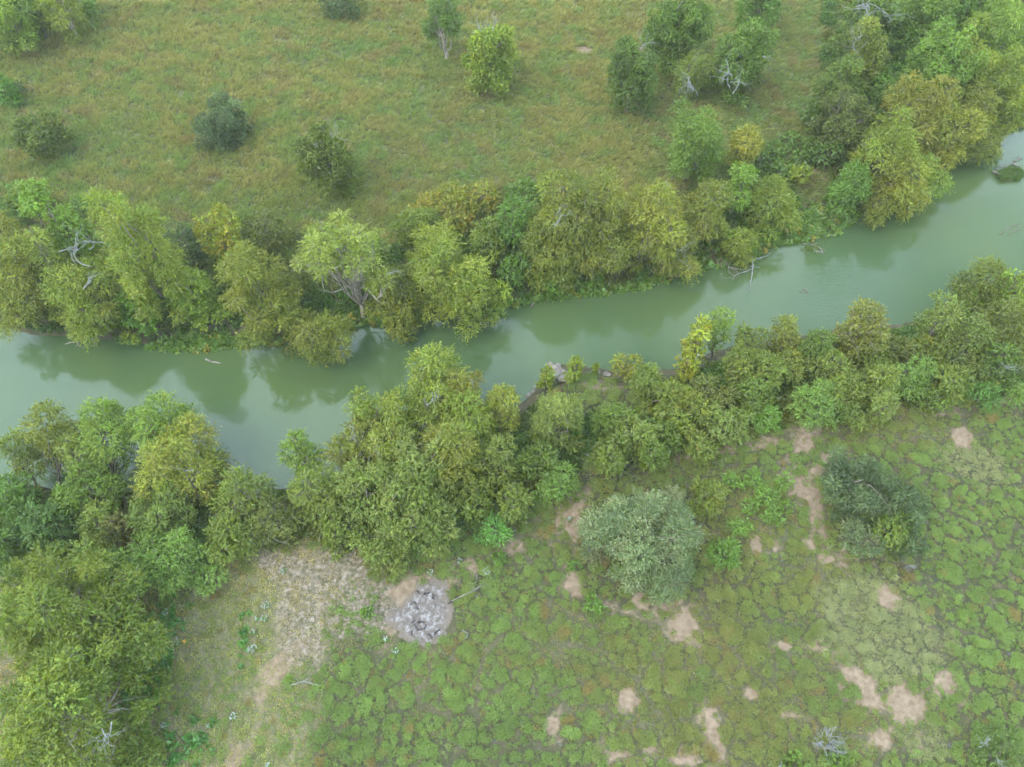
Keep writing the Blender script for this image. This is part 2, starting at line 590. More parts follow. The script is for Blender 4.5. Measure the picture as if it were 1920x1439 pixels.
def make_lobes(rng, a, c, S, asp=1.0, ang=0.0, sparse=1.0, skirt=True):
    lr = min(max(S['lr'], a * .2), 0.55 * a, 0.8 * c + .2)
    k = int(np.clip(4.0 * sparse * S['fill'] * (a * (a + c) / 2) / lr ** 2, 8, 150))
    d = unit(rng.normal(size=(k * 3, 3)))
    d = d[(d[:, 2] > -0.8)][:k]
    # lobes gather round a few boughs, so the outline comes out in uneven puffs
    nb = max(4, k // 6)
    bd = unit(rng.normal(size=(nb, 3)) + np.array([0, 0, .25]))
    near = bd[np.argmax(d @ bd.T, axis=1)]
    d = unit(d + near * .75)
    br = rng.uniform(.74, 1.08, nb)[np.argmax(d @ bd.T, axis=1)]
    rad = (rng.random(len(d)) ** .38) * br
    core = np.array([a - lr * .75, a - lr * .75, max(c - lr * .7, .15)])
    P = d * rad[:, None] * core
    # crowns stay broad towards the ground instead of narrowing like a ball
    lowr = d[:, 2] < .15
    hz = np.hypot(d[:, 0], d[:, 1]) + 1e-6
    widen = np.where(lowr, np.clip((1 - np.abs(d[:, 2]) ** 3 * .75) / hz, 1, 2.2), 1)
    P[:, :2] *= widen[:, None]
    if skirt:                                              # boughs sweeping down to the ground
        ks = int(len(P) * .34)
        az = rng.uniform(0, 6.283, ks)
        rr = (a - lr * .75) * rng.uniform(.5, .98, ks)
        Q = np.stack([np.cos(az) * rr, np.sin(az) * rr, -c + lr * .65 + rng.random(ks) * .8 * c], 1)
        P = np.concatenate([P, Q])
        d = np.concatenate([d, unit(Q)])
    # irregular outline
    th = np.arctan2(d[:, 1], d[:, 0])
    ph = rng.random(4) * 6.28
    wob = 1 + .13 * np.sin(2 * th + ph[0]) + .10 * np.sin(3 * th + ph[1]) + .07 * np.sin(5 * th + ph[2])
    if S is SPEC['fuzzy']:
        wob = 1 + (wob - 1) * .45
    P[:, :2] *= wob[:, None]
    if asp != 1.0:
        ca, sa = math.cos(ang), math.sin(ang)
        u, v = P[:, 0] * ca + P[:, 1] * sa, -P[:, 0] * sa + P[:, 1] * ca
        u *= asp
        P[:, 0], P[:, 1] = u * ca - v * sa, u * sa + v * ca
    R = lr * rng.uniform(.6, 1.3, len(P))
    return P, R


def crown_geometry(rng, P, R, S, cols, dens=1.0):
    """P, R: lobe centres and radii. cols: [(rgb, weight), ...] leaf colours"""
    nt_ = np.maximum(6, (S['tw'] * dens * 2.95 * R ** 2).astype(int))
    li = np.repeat(np.arange(len(P)), nt_)
    n = len(li)
    d = rng.normal(size=(n, 3))
    d[:, 2] += .30
    d = unit(d)
    flat = np.array([1.08, 1.08, .82])
    r = R[li][:, None]
    start = P[li] + d * flat * r * rng.uniform(.2, .55, (n, 1))
    tl = r * rng.uniform(.35, .65, (n, 1)) * S['reach']
    # twigs buried in a neighbouring lobe carry no leaves
    tip = start + d * tl * .7
    keep = np.ones(n, bool)
    for q in range(0, n, 4000):
        dd = np.linalg.norm((tip[q:q + 4000, None, :] - P[None]) / flat, axis=2) / R[None]
        dd[np.arange(len(dd)), li[q:q + 4000]] = 9
        keep[q:q + 4000] = dd.min(axis=1) > .60
    li, d, r, start, tl = li[keep], d[keep], r[keep], start[keep], tl[keep]
    n = len(li)
    nl = S['lf']
    t = np.linspace(.15, 1.0, nl)[None, :, None] + rng.uniform(-.06, .06, (n, nl, 1))
    td = unit(d + rng.normal(size=(n, 3)) * .35)
    pos = start[:, None, :] + td[:, None, :] * tl[:, None, :] * t
    pos[:, :, 2] -= (t[:, :, 0] ** 2) * tl * S['droop']
    dirn = td[:, None, :] + rng.normal(size=(n, nl, 3)) * S['spread']
    dirn[:, :, 2] -= S['droop'] * t[:, :, 0]
    dirn = unit(dirn).reshape(-1, 3)
    nrm = unit(np.repeat(d, nl, 0) * .8 + np.array([0, 0, .45]) + rng.normal(size=(n * nl, 3)) * .32)
    m = n * nl
    sz = np.exp(rng.normal(-.02, .22, m))
    ln = S['ln'] * .98 * sz * rng.uniform(.8, 1.2, m)
    wd = S['wd'] * .98 * sz * rng.uniform(.8, 1.2, m)
    v = leaf_quads(pos.reshape(-1, 3), dirn, nrm, ln, wd)
    # colours: the plant's own mixture, varied by lobe, twig and leaf
    base = np.array([c for c, _ in cols])
    w = np.array([q for _, q in cols], float)
    w /= w.sum()
    lobe_c = base[rng.choice(len(base), len(P), p=w)]
    twig_c = base[rng.choice(len(base), n, p=w)]
    tc = lobe_c[li] * .55 + twig_c * .45
    tc = tc * np.exp(rng.normal(0, .10, (len(P), 1)))[li] * np.exp(rng.normal(0, .12, (n, 1)))
    c = np.repeat(tc, nl, 0) * np.exp(rng.normal(0, .11, (m, 1))) * np.exp(rng.normal(0, .05, (m, 3)))
    return v, np.repeat(c, 3, 0)


class Tubes:
    def __init__(self):
        self.v, self.f, self.n = [], [], 0

    def add(self, pts, r0, r1, sides=5):
        pts = np.asarray(pts, float)
        k = len(pts)
        tg = unit(np.gradient(pts, axis=0))
        ref = np.array([0.31, 0.17, 0.93]) if abs(tg[0, 2]) < .8 else np.array([.9, .3, .1])
        s = unit(np.cross(tg, ref))
        b = np.cross(tg, s)
        ang = np.arange(sides) * 2 * math.pi / sides
        rr = np.linspace(r0, r1, k)
        ring = pts[:, None, :] + rr[:, None, None] * (np.cos(ang)[None, :, None] * s[:, None, :] + np.sin(ang)[None, :, None] * b[:, None, :])
        self.v.append(ring.reshape(-1, 3))
        for i in range(k - 1):
            for j in range(sides):
                j2 = (j + 1) % sides
                o = self.n + i * sides
                self.f.append((o + j, o + j2, o + sides + j2, o + sides + j))
        self.n += k * sides

    def build(self, name, mat, parent=None):
        return mesh_obj(name, np.concatenate(self.v), np.array(self.f), mat, parent, smooth=True)


def curve(rng, p0, p1, k=6, bend=.12):
    p0, p1 = np.asarray(p0, float), np.asarray(p1, float)
    ln = np.linalg.norm(p1 - p0)
    t = np.linspace(0, 1, k)[:, None]
    w = np.sin(t * math.pi)
    off = rng.normal(size=3) * ln * bend
    off2 = rng.normal(size=3) * ln * bend * .5
    return p0 + (p1 - p0) * t + off * w + off2 * np.sin(t * 2 * math.pi)


def dead_branching(rng, T, p0, d, ln, r, depth, fork=3, up=.0):
    d = unit(np.asarray(d, float))
    p1 = p0 + d * ln
    pts = curve(rng, p0, p1, 5, .10)
    T.add(pts, r, r * .45, 4)
    if depth <= 0:
        return
    for i in range(fork):
        t = rng.uniform(.35, 1.0) if i else 1.0
        q = pts[min(4, int(t * 4))]
        nd = unit(d + rng.normal(size=3) * .65 + np.array([0, 0, up]))
        dead_branching(rng, T, q, nd, ln * rng.uniform(.5, .75), r * .55, depth - 1, fork, up)


DRG, GZG = DR.reshape(ny, nx), GZ.reshape(ny, nx)


def lookup(G, x, y):
    i = int(np.clip(np.searchsorted(XA, x) - 1, 0, nx - 2))
    j = int(np.clip(np.searchsorted(YA, y) - 1, 0, ny - 2))
    fx, fy = (x - XA[i]) / (XA[i + 1] - XA[i]), (y - YA[j]) / (YA[j + 1] - YA[j])
    return float((G[j, i] * (1 - fx) + G[j, i + 1] * fx) * (1 - fy) + (G[j + 1, i] * (1 - fx) + G[j + 1, i + 1] * fx) * fy)


def h1(x, y):
    return lookup(GZG, x, y)


def settle(p, zc):
    """a plant whose crown hangs over the water is rooted on the nearest bank"""
    x, y = p[0], p[1]
    for _ in range(40):
        d = lookup(DRG, x, y)
        if d > 0.5:
            break
        e = .4
        gx = lookup(DRG, x + e, y) - d
        gy = lookup(DRG, x, y + e) - d
        g = math.hypot(gx, gy) + 1e-9
        x += gx / g * .5
        y += gy / g * .5
    return x, y


PLANT_N = [0]


def plant(name, label, cat, sp, u, v, rx, h, cols, group=None, cb=.04, asp=1.0, ang=0.0, dens=1.0, sparse=1.0, branchy=0, pale=False,
          dead=None, trunk_r=None, core=None):
    PLANT_N[0] += 1
    rng = np.random.default_rng(1000 + PLANT_N[0] * 7)
    S = SPEC[sp]
    c = h * (1 - cb) / 2
    zc = h - c
    z0 = 0.0
    for _ in range(5):
        p = at(u, v, z0 + zc)
        bx, by = settle(p, zc)
        z0 = h1(bx, by)
    a = max(rx * px_size(p) * 1.12, .3)
    root = empty(name, (bx, by, z0 - .02))
    tag(root, label, cat, group)
    off = np.array([p[0] - bx, p[1] - by, zc + .02])
    P, R = make_lobes(rng, a, c, S, asp, ang, sparse, cb < .14)
    low = P[:, 2] + off[2] - R * .8
    P[:, 2] += np.clip(.05 - low, 0, None)
    P = P + off
    vv, cc = crown_geometry(rng, P, R, S, cols, dens)
    f = np.arange(len(vv)).reshape(-1, 3)
    mesh_obj('crown', vv, f, M_LEAF, root, col=cc)
    # trunk and limbs
    T = Tubes()
    tr = trunk_r or max(.05, (.017 if sp == 'willow' else .026) * h + .01 * a)
    fh = h * .12 if sp in ('willow', 'mesquite', 'fuzzy') else max(.25, (zc - c * .55))
    fork = np.array([off[0] * .3, off[1] * .3, fh])
    stem = curve(rng, (0, 0, -.3), fork, 6, .06)
    T.add(stem, tr, tr * .72, 7)
    lead = curve(rng, fork, off + np.array([0, 0, c * .45]), 6, .08)
    T.add(lead, tr * .7, tr * .18, 5)
    order = rng.permutation(len(P))[:min(len(P), 16 + branchy * 8)]
    for i in order:
        s0 = lead[rng.integers(0, 4)] if rng.random() < .7 else stem[-1]
        e = P[i]
        pts = curve(rng, s0, e, 6, .09)
        T.add(pts, tr * .34, tr * .10, 4)
        if branchy:
            for _ in range(3 * branchy):
                d = unit(unit(e - off) + rng.normal(size=3) * .6 + np.array([0, 0, .25]))
                T.add(curve(rng, pts[rng.integers(3, 6)], e + d * R[i] * rng.uniform(.8, 1.15), 4, .08), tr * .10, tr * .03, 3)
    T.build('trunk', M_BARK_PALE if pale else M_BARK, root)
    if dead:
        # (du, dv, reach in px, count): bare grey limbs standing out of the crown
        for (du, dv, rc, nb) in dead:
            TD = Tubes()
            top = np.array(at(u + du, v + dv, z0 + zc + c * .55)) - np.array([bx, by, z0 - .02])
            reach = rc * px_size(p)
            for _ in range(max(1, nb - 1)):
                d = unit(rng.normal(size=3) * .5 + unit(top - off) * .8 + np.array([0, 0, .55]))
                dead_branching(rng, TD, top - d * reach * .6, d, reach * rng.uniform(.55, .85), max(.035, reach * .018), 3, 2, .12)
            TD.build('dead_branch', M_DEAD, root)
    return root


K = .53
HUE = np.array([.98, .98, .46])
COMMON = lin(124, 142, 78, K)                              # the olive green all the riverside plants share


def CG(*trip):                                             # silvery plants keep their own grey
    return [(lin(*t[:3], K) * np.array([.98, .99, .72]), t[3]) for t in trip]


def C(*trip):
    return [((lin(*t[:3], K) * .64 + COMMON * .36) * HUE, t[3]) for t in trip]


WIL = C((148, 160, 72, 5), (128, 148, 62, 4), (166, 166, 84, 3), (112, 136, 60, 2))
WIL_OL = C((138, 140, 64, 4), (120, 128, 58, 4), (156, 148, 78, 3), (104, 120, 54, 2))
WIL_GR = C((142, 166, 82, 4), (122, 154, 74, 4), (158, 172, 90, 2), (104, 138, 66, 2))
WIL_YE = C((156, 160, 74, 4), (164, 158, 76, 3), (138, 150, 66, 3), (174, 154, 80, 1))
WIL_PA = C((158, 170, 100, 4), (142, 158, 90, 4), (170, 176, 116, 2), (124, 142, 80, 2))
BRI = C((134, 168, 78, 4), (116, 154, 70, 4), (150, 180, 90, 2), (100, 138, 62, 2))
LIME = C((152, 176, 80, 4), (134, 164, 72, 4), (166, 184, 94, 2), (112, 146, 62, 2))
GRN = C((104, 148, 78, 4), (88, 132, 70, 4), (122, 160, 88, 2), (76, 114, 60, 2))
DRK = C((84, 114, 56, 4), (68, 98, 50, 4), (98, 128, 62, 2), (56, 84, 46, 2))
OLI = C((124, 138, 72, 4), (108, 126, 66, 4), (142, 148, 84, 2), (90, 110, 58, 2))
GRY = CG((132, 150, 110, 4), (114, 132, 94, 4), (156, 166, 132, 3), (92, 112, 78, 3), (140, 132, 108, 1))
GRD = CG((100, 120, 80, 4), (86, 106, 70, 4), (120, 136, 98, 2), (70, 88, 56, 3))
BRN = C((116, 116, 76, 4), (98, 104, 66, 4), (132, 126, 88, 2), (84, 96, 58, 3))
MES = C((130, 164, 100, 4), (114, 150, 92, 4), (144, 174, 112, 2), (100, 134, 80, 2))
TEA = C((96, 130, 78, 4), (82, 116, 70, 4), (108, 140, 86, 2), (70, 100, 62, 2))
YEL = C((178, 180, 70, 4), (162, 174, 70, 4), (188, 172, 72, 2), (138, 156, 66, 2))
ORA = C((168, 156, 70, 4), (150, 150, 66, 4), (182, 144, 70, 2), (124, 136, 66, 3))
YGR = C((154, 172, 70, 4), (138, 160, 66, 4), (172, 176, 80, 3), (108, 138, 56, 2))
VIN = C((128, 146, 88, 4), (140, 150, 104, 4), (108, 130, 76, 3), (150, 156, 114, 2))
HON = C((132, 144, 54, 4), (112, 130, 50, 4), (148, 152, 60, 2), (88, 114, 46, 4))

exec_plants = []


def add(*a, **k):
    exec_plants.append((a, k))


# --- far bank, from the left edge of the photograph to the right
W, T, S, M = 'willow_tree', 'broadleaf_tree', 'shrub', 'mesquite_tree'
GF, GN_, GT, GW = 'willows along the far bank', 'willows along the near bank', 'thicket shrubs on the near bank', 'trees of the wood at the river bend'
add(W, 'olive willow cut off by the left edge of the far bank', 'tree', 'willow', 30, 490, 62, 12.5, WIL_OL, GF, branchy=1)
add(W, 'low olive willow spreading to the water at the far left of the far bank', 'tree', 'willow', 50, 558, 72, 7, WIL_OL, GF, branchy=1)
add(W, 'green willow dipping into its own reflection beside the grassy landing of the far bank', 'tree', 'willow', 165, 560, 76, 9.5, WIL, GF, branchy=1)
add(W, 'slender pale willow with bare grey sticks behind the low left willows', 'tree', 'willow', 100, 492, 52, 11, WIL_PA, GF, branchy=2, pale=True, dead=[(45, -20, 55, 4), (70, 30, 50, 3)])
add(T, 'light green broadleaf tree beside bare grey sticks on the far bank', 'tree', 'broad', 115, 425, 48, 13, BRI, dead=[(55, 30, 45, 3)])
add(W, 'tallest round-topped olive-green willow on the left part of the far bank', 'tree', 'willow', 262, 466, 76, 17, WIL, GF, cb=.1)
add(W, 'lower willow in front of the tall round-topped willow', 'tree', 'willow', 232, 500, 55, 8, WIL_OL, GF, branchy=1)
add(T, 'mid green leafy tree beside the lime green one on the far bank', 'tree', 'broad', 262, 572, 50, 5, C((112, 162, 66, 4), (96, 146, 62, 4), (130, 172, 72, 2)))
add(T, 'bright lime green round leafy tree above the grassy landing', 'tree', 'broad', 366, 550, 53, 6.5, LIME)
add(T, 'yellow-flecked green tree between the tall willow and a grey-brown shrub', 'tree', 'broad', 412, 440, 48, 8, C((170, 172, 66, 4), (144, 162, 66, 4), (196, 158, 62, 2)), dens=.8, branchy=1)
add(S, 'dark grey-green shrub wedged between tall willow and yellow-flecked tree', 'shrub', 'thicket', 345, 462, 36, 6, GRD, branchy=1)
add(S, 'grey-brown shrub behind the olive willow, at the edge of the meadow', 'shrub', 'thicket', 498, 432, 48, 5, BRN, branchy=1, pale=True, dens=.8)
add(W, 'broad olive-gold willow whose fronds reach out over the water', 'tree', 'willow', 492, 545, 74, 12, WIL_OL, GF)
add(W, 'willow fronds hanging low over the water below the broad olive-gold willow', 'tree', 'willow', 545, 600, 48, 7, WIL_OL, GF)
add(W, 'willow leaning farthest out over the river on the far bank', 'tree', 'willow', 605, 632, 58, 6.5, WIL_OL, GF, branchy=1)
add(W, 'pale broad willow with a fan of bare tan limbs showing', 'tree', 'willow', 650, 474, 96, 15, WIL_PA, GF, cb=.3, branchy=2, pale=True, sparse=.72, dead=[(85, 40, 35, 2)])
add(W, 'willow between the fan-limbed pale willow and the river', 'tree', 'willow', 745, 550, 58, 8, WIL_OL, GF, branchy=1, pale=True)
add(W, 'fresh green willow reaching down to the water with a pale forked limb', 'tree', 'willow', 830, 500, 78, 10.5, WIL, GF, branchy=1, pale=True)
add(W, 'low green willow skirt at the water beside the leafy weeds', 'tree', 'willow', 880, 560, 60, 7, WIL, GF)
add(W, 'small tuft of willow hanging alone over the water', 'tree', 'willow', 750, 618, 30, 3.6, WIL_OL, GF)
add(T, 'low tree with orange and yellow leaves at the meadow edge', 'tree', 'broad', 835, 392, 62, 4.6, ORA, dens=.6, asp=1.25)
add(T, 'small orange-leaved sapling behind the yellow tree at the meadow edge', 'tree', 'broad', 895, 365, 40, 3.2, ORA, dens=.5)
add(S, 'olive-brown shrub between fresh green willow and yellow-leaved tree', 'shrub', 'thicket', 785, 425, 44, 6, OLI)
add(S, 'dark green round shrub right behind a row of olive willows', 'shrub', 'dense', 962, 418, 46, 6, GRN)
add(S, 'shadowy green shrub below the orange-leaved trees', 'shrub', 'thicket', 915, 450, 40, 5.5, OLI)
add(S, 'bluish green sumac shrub at the meadow edge behind the far bank willows', 'shrub', 'dense', 985, 362, 36, 3.5, TEA)
add(W, 'olive willow with a comb of bare white limbs on its upper side', 'tree', 'willow', 1055, 398, 72, 12, WIL_OL, GF, branchy=2, pale=True, dead=[(-5, 10, 40, 3)])
add(W, 'olive willow at the back of the far bank, behind white bare limbs', 'tree', 'willow', 1135, 385, 48, 11.5, WIL_OL, GF, branchy=1, pale=True)
add(W, 'low olive willow in front of the comb of white limbs', 'tree', 'willow', 1050, 462, 80, 8, WIL_OL, GF)
add(W, 'olive willow standing mid-bank above the leafy weeds', 'tree', 'willow', 1135, 455, 56, 8.5, WIL_OL, GF, branchy=1, pale=True)
add(W, 'golden olive willow with pale sticks at its middle', 'tree', 'willow', 1230, 410, 70, 11.5, WIL_YE, GF, branchy=1, pale=True)
add(W, 'golden willow half bare with grey twigs above the muddy shore', 'tree', 'willow', 1265, 470, 55, 7, WIL_OL, GF, branchy=2, pale=True, sparse=.8, dead=[(10, 0, 36, 4)])
add(W, 'olive willow in the row just left of the small bright green tree', 'tree', 'willow', 1325, 388, 52, 9, WIL_OL, GF, branchy=1, pale=True)
add(S, 'half bare grey shrub at the foot of the golden willows', 'shrub', 'willow', 1205, 470, 32, 5, BRN, branchy=2, pale=True, sparse=.6, dead=[(0, 0, 30, 4)])
add(S, 'leafy bright green shrub above the leafy weeds on the far bank', 'shrub', 'broad', 1030, 515, 40, 3.2, C((116, 160, 70, 4), (98, 142, 64, 4), (134, 166, 80, 2)))
add(S, 'green shrub at the water between willow skirt and leafy weeds', 'shrub', 'broad', 960, 500, 40, 3.6, GRN)
add(T, 'tall soft green tree behind the willows at the meadow edge', 'tree', 'willow', 1305, 262, 64, 11.5, C((116, 146, 76, 4), (100, 132, 68, 4), (132, 156, 84, 2)))
add(T, 'small yellowing tree beside the tall soft green tree', 'tree', 'dense', 1394, 275, 30, 7, C((162, 154, 74, 4), (146, 148, 70, 4), (170, 150, 78, 2)))
add(T, 'small bright green tree in front of the small yellowing tree', 'tree', 'dense', 1385, 350, 34, 7.5, C((132, 168, 74, 4), (114, 152, 68, 4), (146, 176, 84, 2)))
add(W, 'round feathery willow standing alone above the leafy point of the far bank', 'tree', 'willow', 1452, 372, 58, 7, C((128, 146, 66, 4), (140, 150, 70, 4), (112, 132, 60, 2)), GF, dead=[(-45, -45, 24, 2)])
add(W, 'small willow at the water by the bleached snag', 'tree', 'willow', 1385, 458, 34, 4.5, WIL, GF)
for k, (u, v) in enumerate([(1452, 285), (1478, 262), (1500, 300), (1425, 300), (1465, 320), (1520, 275)]):
    add(S, 'low bluish green sumac shrub in the gap between the two groves', 'shrub', 'broad', u, v, 21, 2.4, TEA, 'sumac shrubs in the gap', dens=.8)
add(S, 'yellow-green leafy shrub above the gap of bare ground', 'shrub', 'broad', 1498, 325, 22, 2.6, YGR, dens=.8)
# --- far meadow
add(S, 'dark olive round bush standing alone at the left of the meadow', 'shrub', 'dense', 70, 245, 48, 5.5, C((96, 112, 50, 4), (78, 96, 46, 4), (112, 124, 56, 2), (60, 80, 42, 3)), dens=1.35)
add(S, 'grey-green round bush alone in the middle of the meadow', 'shrub', 'fuzzy', 411, 227, 56, 5, GRD, branchy=1, dens=1.5)
add(T, 'dark olive tree with white dead twigs in its top, alone in the meadow', 'tree', 'dense', 610, 290, 58, 9, C((98, 110, 48, 4), (80, 96, 44, 4), (110, 120, 54, 2)), branchy=1, pale=True, dens=1.5, dead=[(10, -40, 46, 4), (-20, -20, 30, 2)])
add(S, 'green bush cut by the photograph edge in the left meadow', 'shrub', 'broad', 2, 168, 30, 4, C((96, 148, 72, 4), (82, 128, 68, 3)))
add(S, 'low grey-green bush tucked beside the green bush at the left meadow edge', 'shrub', 'fuzzy', 28, 165, 16, 2, GRD)
add(S, 'dark grey-green bush at the top edge of the meadow', 'shrub', 'fuzzy', 636, -2, 38, 4.5, GRD)
add(T, 'grey-green tree with a bare pale trunk at the top of the meadow', 'tree', 'fuzzy', 830, 36, 40, 9, C((92, 124, 84, 4), (80, 110, 76, 4), (104, 134, 92, 2)), cb=.15, pale=True, trunk_r=.3, dens=1.4, dead=[(10, -30, 26, 3)])
add(T, 'yellow-green cone-shaped tree with a white dead crown in the meadow', 'tree', 'broad', 920, 98, 50, 9.5, YGR, cb=.03, branchy=1, dens=1.5, dead=[(-15, -36, 48, 5), (5, -45, 40, 4)])
add(T, 'dark green pear-shaped tree with a thin grey top in the meadow', 'tree', 'dense', 1186, 138, 48, 10, DRK, dens=1.3, dead=[(20, -50, 34, 4)])
add(T, 'big dark green tree at the top edge of the meadow', 'tree', 'dense', 1272, 42, 60, 12, C((98, 130, 62, 4), (82, 114, 58, 4), (112, 142, 66, 2)), dens=1.25)
add(T, 'dark green tree with sickle-shaped white dead limbs low on its side', 'tree', 'dense', 1392, 100, 56, 11, C((104, 136, 70, 4), (88, 120, 64, 4), (120, 150, 80, 2)), dens=1.3, dead=[(-28, 38, 46, 4), (-10, 55, 36, 3), (48, 5, 24, 2)])
add(T, 'thin olive tree half bare beside the white sickle-shaped limbs', 'tree', 'willow', 1296, 135, 40, 7.5, OLI, branchy=2, pale=True, sparse=.7, dead=[(0, 25, 40, 5)])
add(T, 'green tree partly cut by the top edge, behind the sickle-limbed tree', 'tree', 'dense', 1428, 0, 44, 9, GRN)
add(S, 'bluish green shrub with yellow tips behind the left willows', 'shrub', 'broad', 48, 365, 40, 4, C((86, 136, 82, 4), (74, 118, 74, 4), (150, 150, 66, 1)))
add(S, 'low bluish green shrub behind the light green broadleaf tree', 'shrub', 'broad', 150, 390, 36, 2.6, TEA)
add(S, 'dark bluish shrub at the left edge behind the far bank willows', 'shrub', 'thicket', 5, 400, 30, 4, TEA)
add(W, 'yellow-green willow at the corner grove of the meadow', 'tree', 'willow', 10, 18, 48, 11, WIL_GR, 'trees of the corner grove', branchy=1)
add(W, 'willow with pale upright stems in the corner grove of the meadow', 'tree', 'willow', 108, -2, 42, 10, WIL, 'trees of the corner grove', branchy=1, pale=True)
add(T, 'dark green tree in the middle of the corner grove', 'tree', 'dense', 58, 15, 38, 8, TEA, 'trees of the corner grove')
add(S, 'yellowish low shrub at the front of the corner grove', 'shrub', 'broad', 42, 55, 34, 3.6, WIL_GR, 'trees of the corner grove')
add(S, 'dark bluish shrub at the lower end of the corner grove', 'shrub', 'broad', 8, 72, 28, 3.2, TEA, 'trees of the corner grove')
add(S, 'small green shrub at the tip of the corner grove', 'shrub', 'broad', 150, 0, 26, 4, GRN, 'trees of the corner grove')
# --- wood at the bend
add(T, 'tree half bare with grey dead boughs at the top edge of the wood', 'tree', 'dense', 1640, 38, 58, 12, C((104, 134, 74, 4), (88, 118, 68, 4), (120, 144, 84, 2)), GW, dead=[(-15, -30, 55, 5), (30, -5, 40, 3)], pale=True, branchy=1)
add(T, 'mid green tree behind the grey-boughed one, at the top edge', 'tree', 'dense', 1725, 40, 58, 12, C((104, 136, 66, 4), (88, 120, 62, 4), (118, 146, 74, 2)), GW)
add(T, 'olive tree with a white antler-like dead top beside the wood', 'tree', 'dense', 1615, 112, 44, 11, C((130, 140, 66, 4), (112, 126, 60, 4), (146, 148, 74, 2)), GW, dead=[(-5, -38, 40, 4)], pale=True, branchy=1)
add(T, 'dark green tree below the antler-topped olive tree', 'tree', 'dense', 1572, 165, 46, 9, C((98, 120, 58, 4), (82, 104, 54, 4), (112, 132, 66, 2)), GW)
add(T, 'grey-brown tree at the meadow side of the wood', 'tree', 'thicket', 1582, 225, 50, 9, C((104, 110, 66, 4), (90, 98, 60, 4), (120, 124, 78, 2)), GW, branchy=1)
add(T, 'bright green full-crowned tree in the middle of the wood', 'tree', 'dense', 1765, 118, 58, 13, C((122, 158, 78, 4), (104, 142, 72, 4), (138, 168, 88, 2)), GW)
add(W, 'tall yellow-green willow at the back of the wood by the right edge', 'tree', 'willow', 1862, 75, 66, 13, WIL_GR, GW)
add(W, 'light green willow cut by the top right corner', 'tree', 'willow', 1900, 15, 52, 12, WIL_GR, GW)
add(T, 'dull green tree between the mid green tree and the corner willows', 'tree', 'dense', 1812, 30, 50, 11, GRN, GW)
add(W, 'soft olive willow below the tall yellow-green willow', 'tree', 'willow', 1870, 160, 68, 11, WIL, GW)
add(W, 'soft willow by the bank at the right edge of the wood', 'tree', 'willow', 1905, 195, 44, 8, WIL, GW)
add(W, 'olive willow above the muddy cut of the bend', 'tree', 'willow', 1825, 225, 55, 9, WIL_OL, GW, branchy=1)
add(W, 'brownish gold willow on the crest of the wood', 'tree', 'willow', 1715, 215, 62, 10.5, C((156, 148, 72, 4), (138, 136, 66, 4), (168, 154, 84, 3)), GW, branchy=1)
add(W, 'golden willow beside the brownish one, over the bend', 'tree', 'willow', 1775, 250, 52, 9, WIL_YE, GW)
add(W, 'large gold-green willow in the front of the wood', 'tree', 'willow', 1668, 275, 66, 10, WIL, GW, branchy=1)
add(W, 'willow with brown-tinged fronds trailing to the water below the large gold-green one', 'tree', 'willow', 1690, 345, 54, 8, WIL_YE, GW, branchy=1)
add(W, 'green willow skirt at the water beside brown-tinged fronds', 'tree', 'willow', 1728, 335, 44, 7, WIL_GR, GW)
add(T, 'rounded mid green tree at the corner of the wood near the leafy point', 'tree', 'dense', 1598, 352, 42, 7.5, C((100, 144, 72, 4), (86, 128, 66, 4), (114, 154, 82, 2)), GW)
add(W, 'small gold willow on the bank between wood and leafy point', 'tree', 'willow', 1650, 380, 34, 5, WIL_OL, GW)
add(W, 'olive willow bending over the inside of the bend', 'tree', 'willow', 1845, 268, 34, 5, WIL_OL, GW)
add(S, 'low bright green shrub in a clearing of the wood', 'shrub', 'dense', 1692, 135, 38, 5, C((98, 146, 78, 4), (84, 130, 72, 4)), GW)
add(S, 'green shrub in the wood below the clearing', 'shrub', 'dense', 1655, 178, 38, 6, GRN, GW)
add(T, 'small yellow-green leafy tree inside the wood', 'tree', 'broad', 1795, 180, 24, 8, YGR, GW)
add(S, 'bluish shrub at the meadow side of the grey-brown tree', 'shrub', 'broad', 1530, 215, 24, 4, TEA, GW)
add(S, 'bluish shrub below the grey-brown tree at the wood edge', 'shrub', 'broad', 1555, 285, 30, 4, TEA, GW)
add(T, 'green tree behind the bright green full-crowned tree', 'tree', 'dense', 1700, 85, 40, 8, GRN, GW)
add(W, 'willow between brownish gold willow and bright green full-crowned tree', 'tree', 'willow', 1815, 150, 46, 11, WIL, GW)
# --- near bank, left
add(W, 'slim willow with dark bare stems leaning over the water at the left', 'tree', 'willow', 95, 800, 44, 8.5, C((142, 140, 58, 4), (126, 132, 56, 4), (110, 122, 54, 2)), GN_, cb=.1)
add(W, 'dark green lower bough cluster of the leaning stems at the left water edge', 'tree', 'willow', 45, 845, 40, 7, OLI, GN_, cb=.06)
add(W, 'pale thin willow with grey twigs between the leaning one and the broad clump', 'tree', 'willow', 135, 855, 38, 6, WIL_PA, GN_, branchy=2, pale=True, sparse=.7, dens=.8)
add(W, 'pale green flat-topped willow over the water on the near bank', 'tree', 'willow', 205, 805, 60, 9, WIL_GR, GN_, branchy=1)
add(W, 'full green willow beside the open pool of sky reflection', 'tree', 'willow', 300, 805, 62, 9.5, WIL_GR, GN_)
add(W, 'golden willow with a pale forked limb, farthest out by the reflected clouds', 'tree', 'willow', 345, 868, 72, 9, WIL_YE, GN_, branchy=1, pale=True, dead=[(5, 15, 28, 2)])
add(S, 'green vine-draped shrub below the pale flat-topped willow', 'shrub', 'thicket', 170, 925, 66, 6, C((112, 140, 70, 4), (98, 128, 66, 4), (128, 150, 78, 2)), GN_)
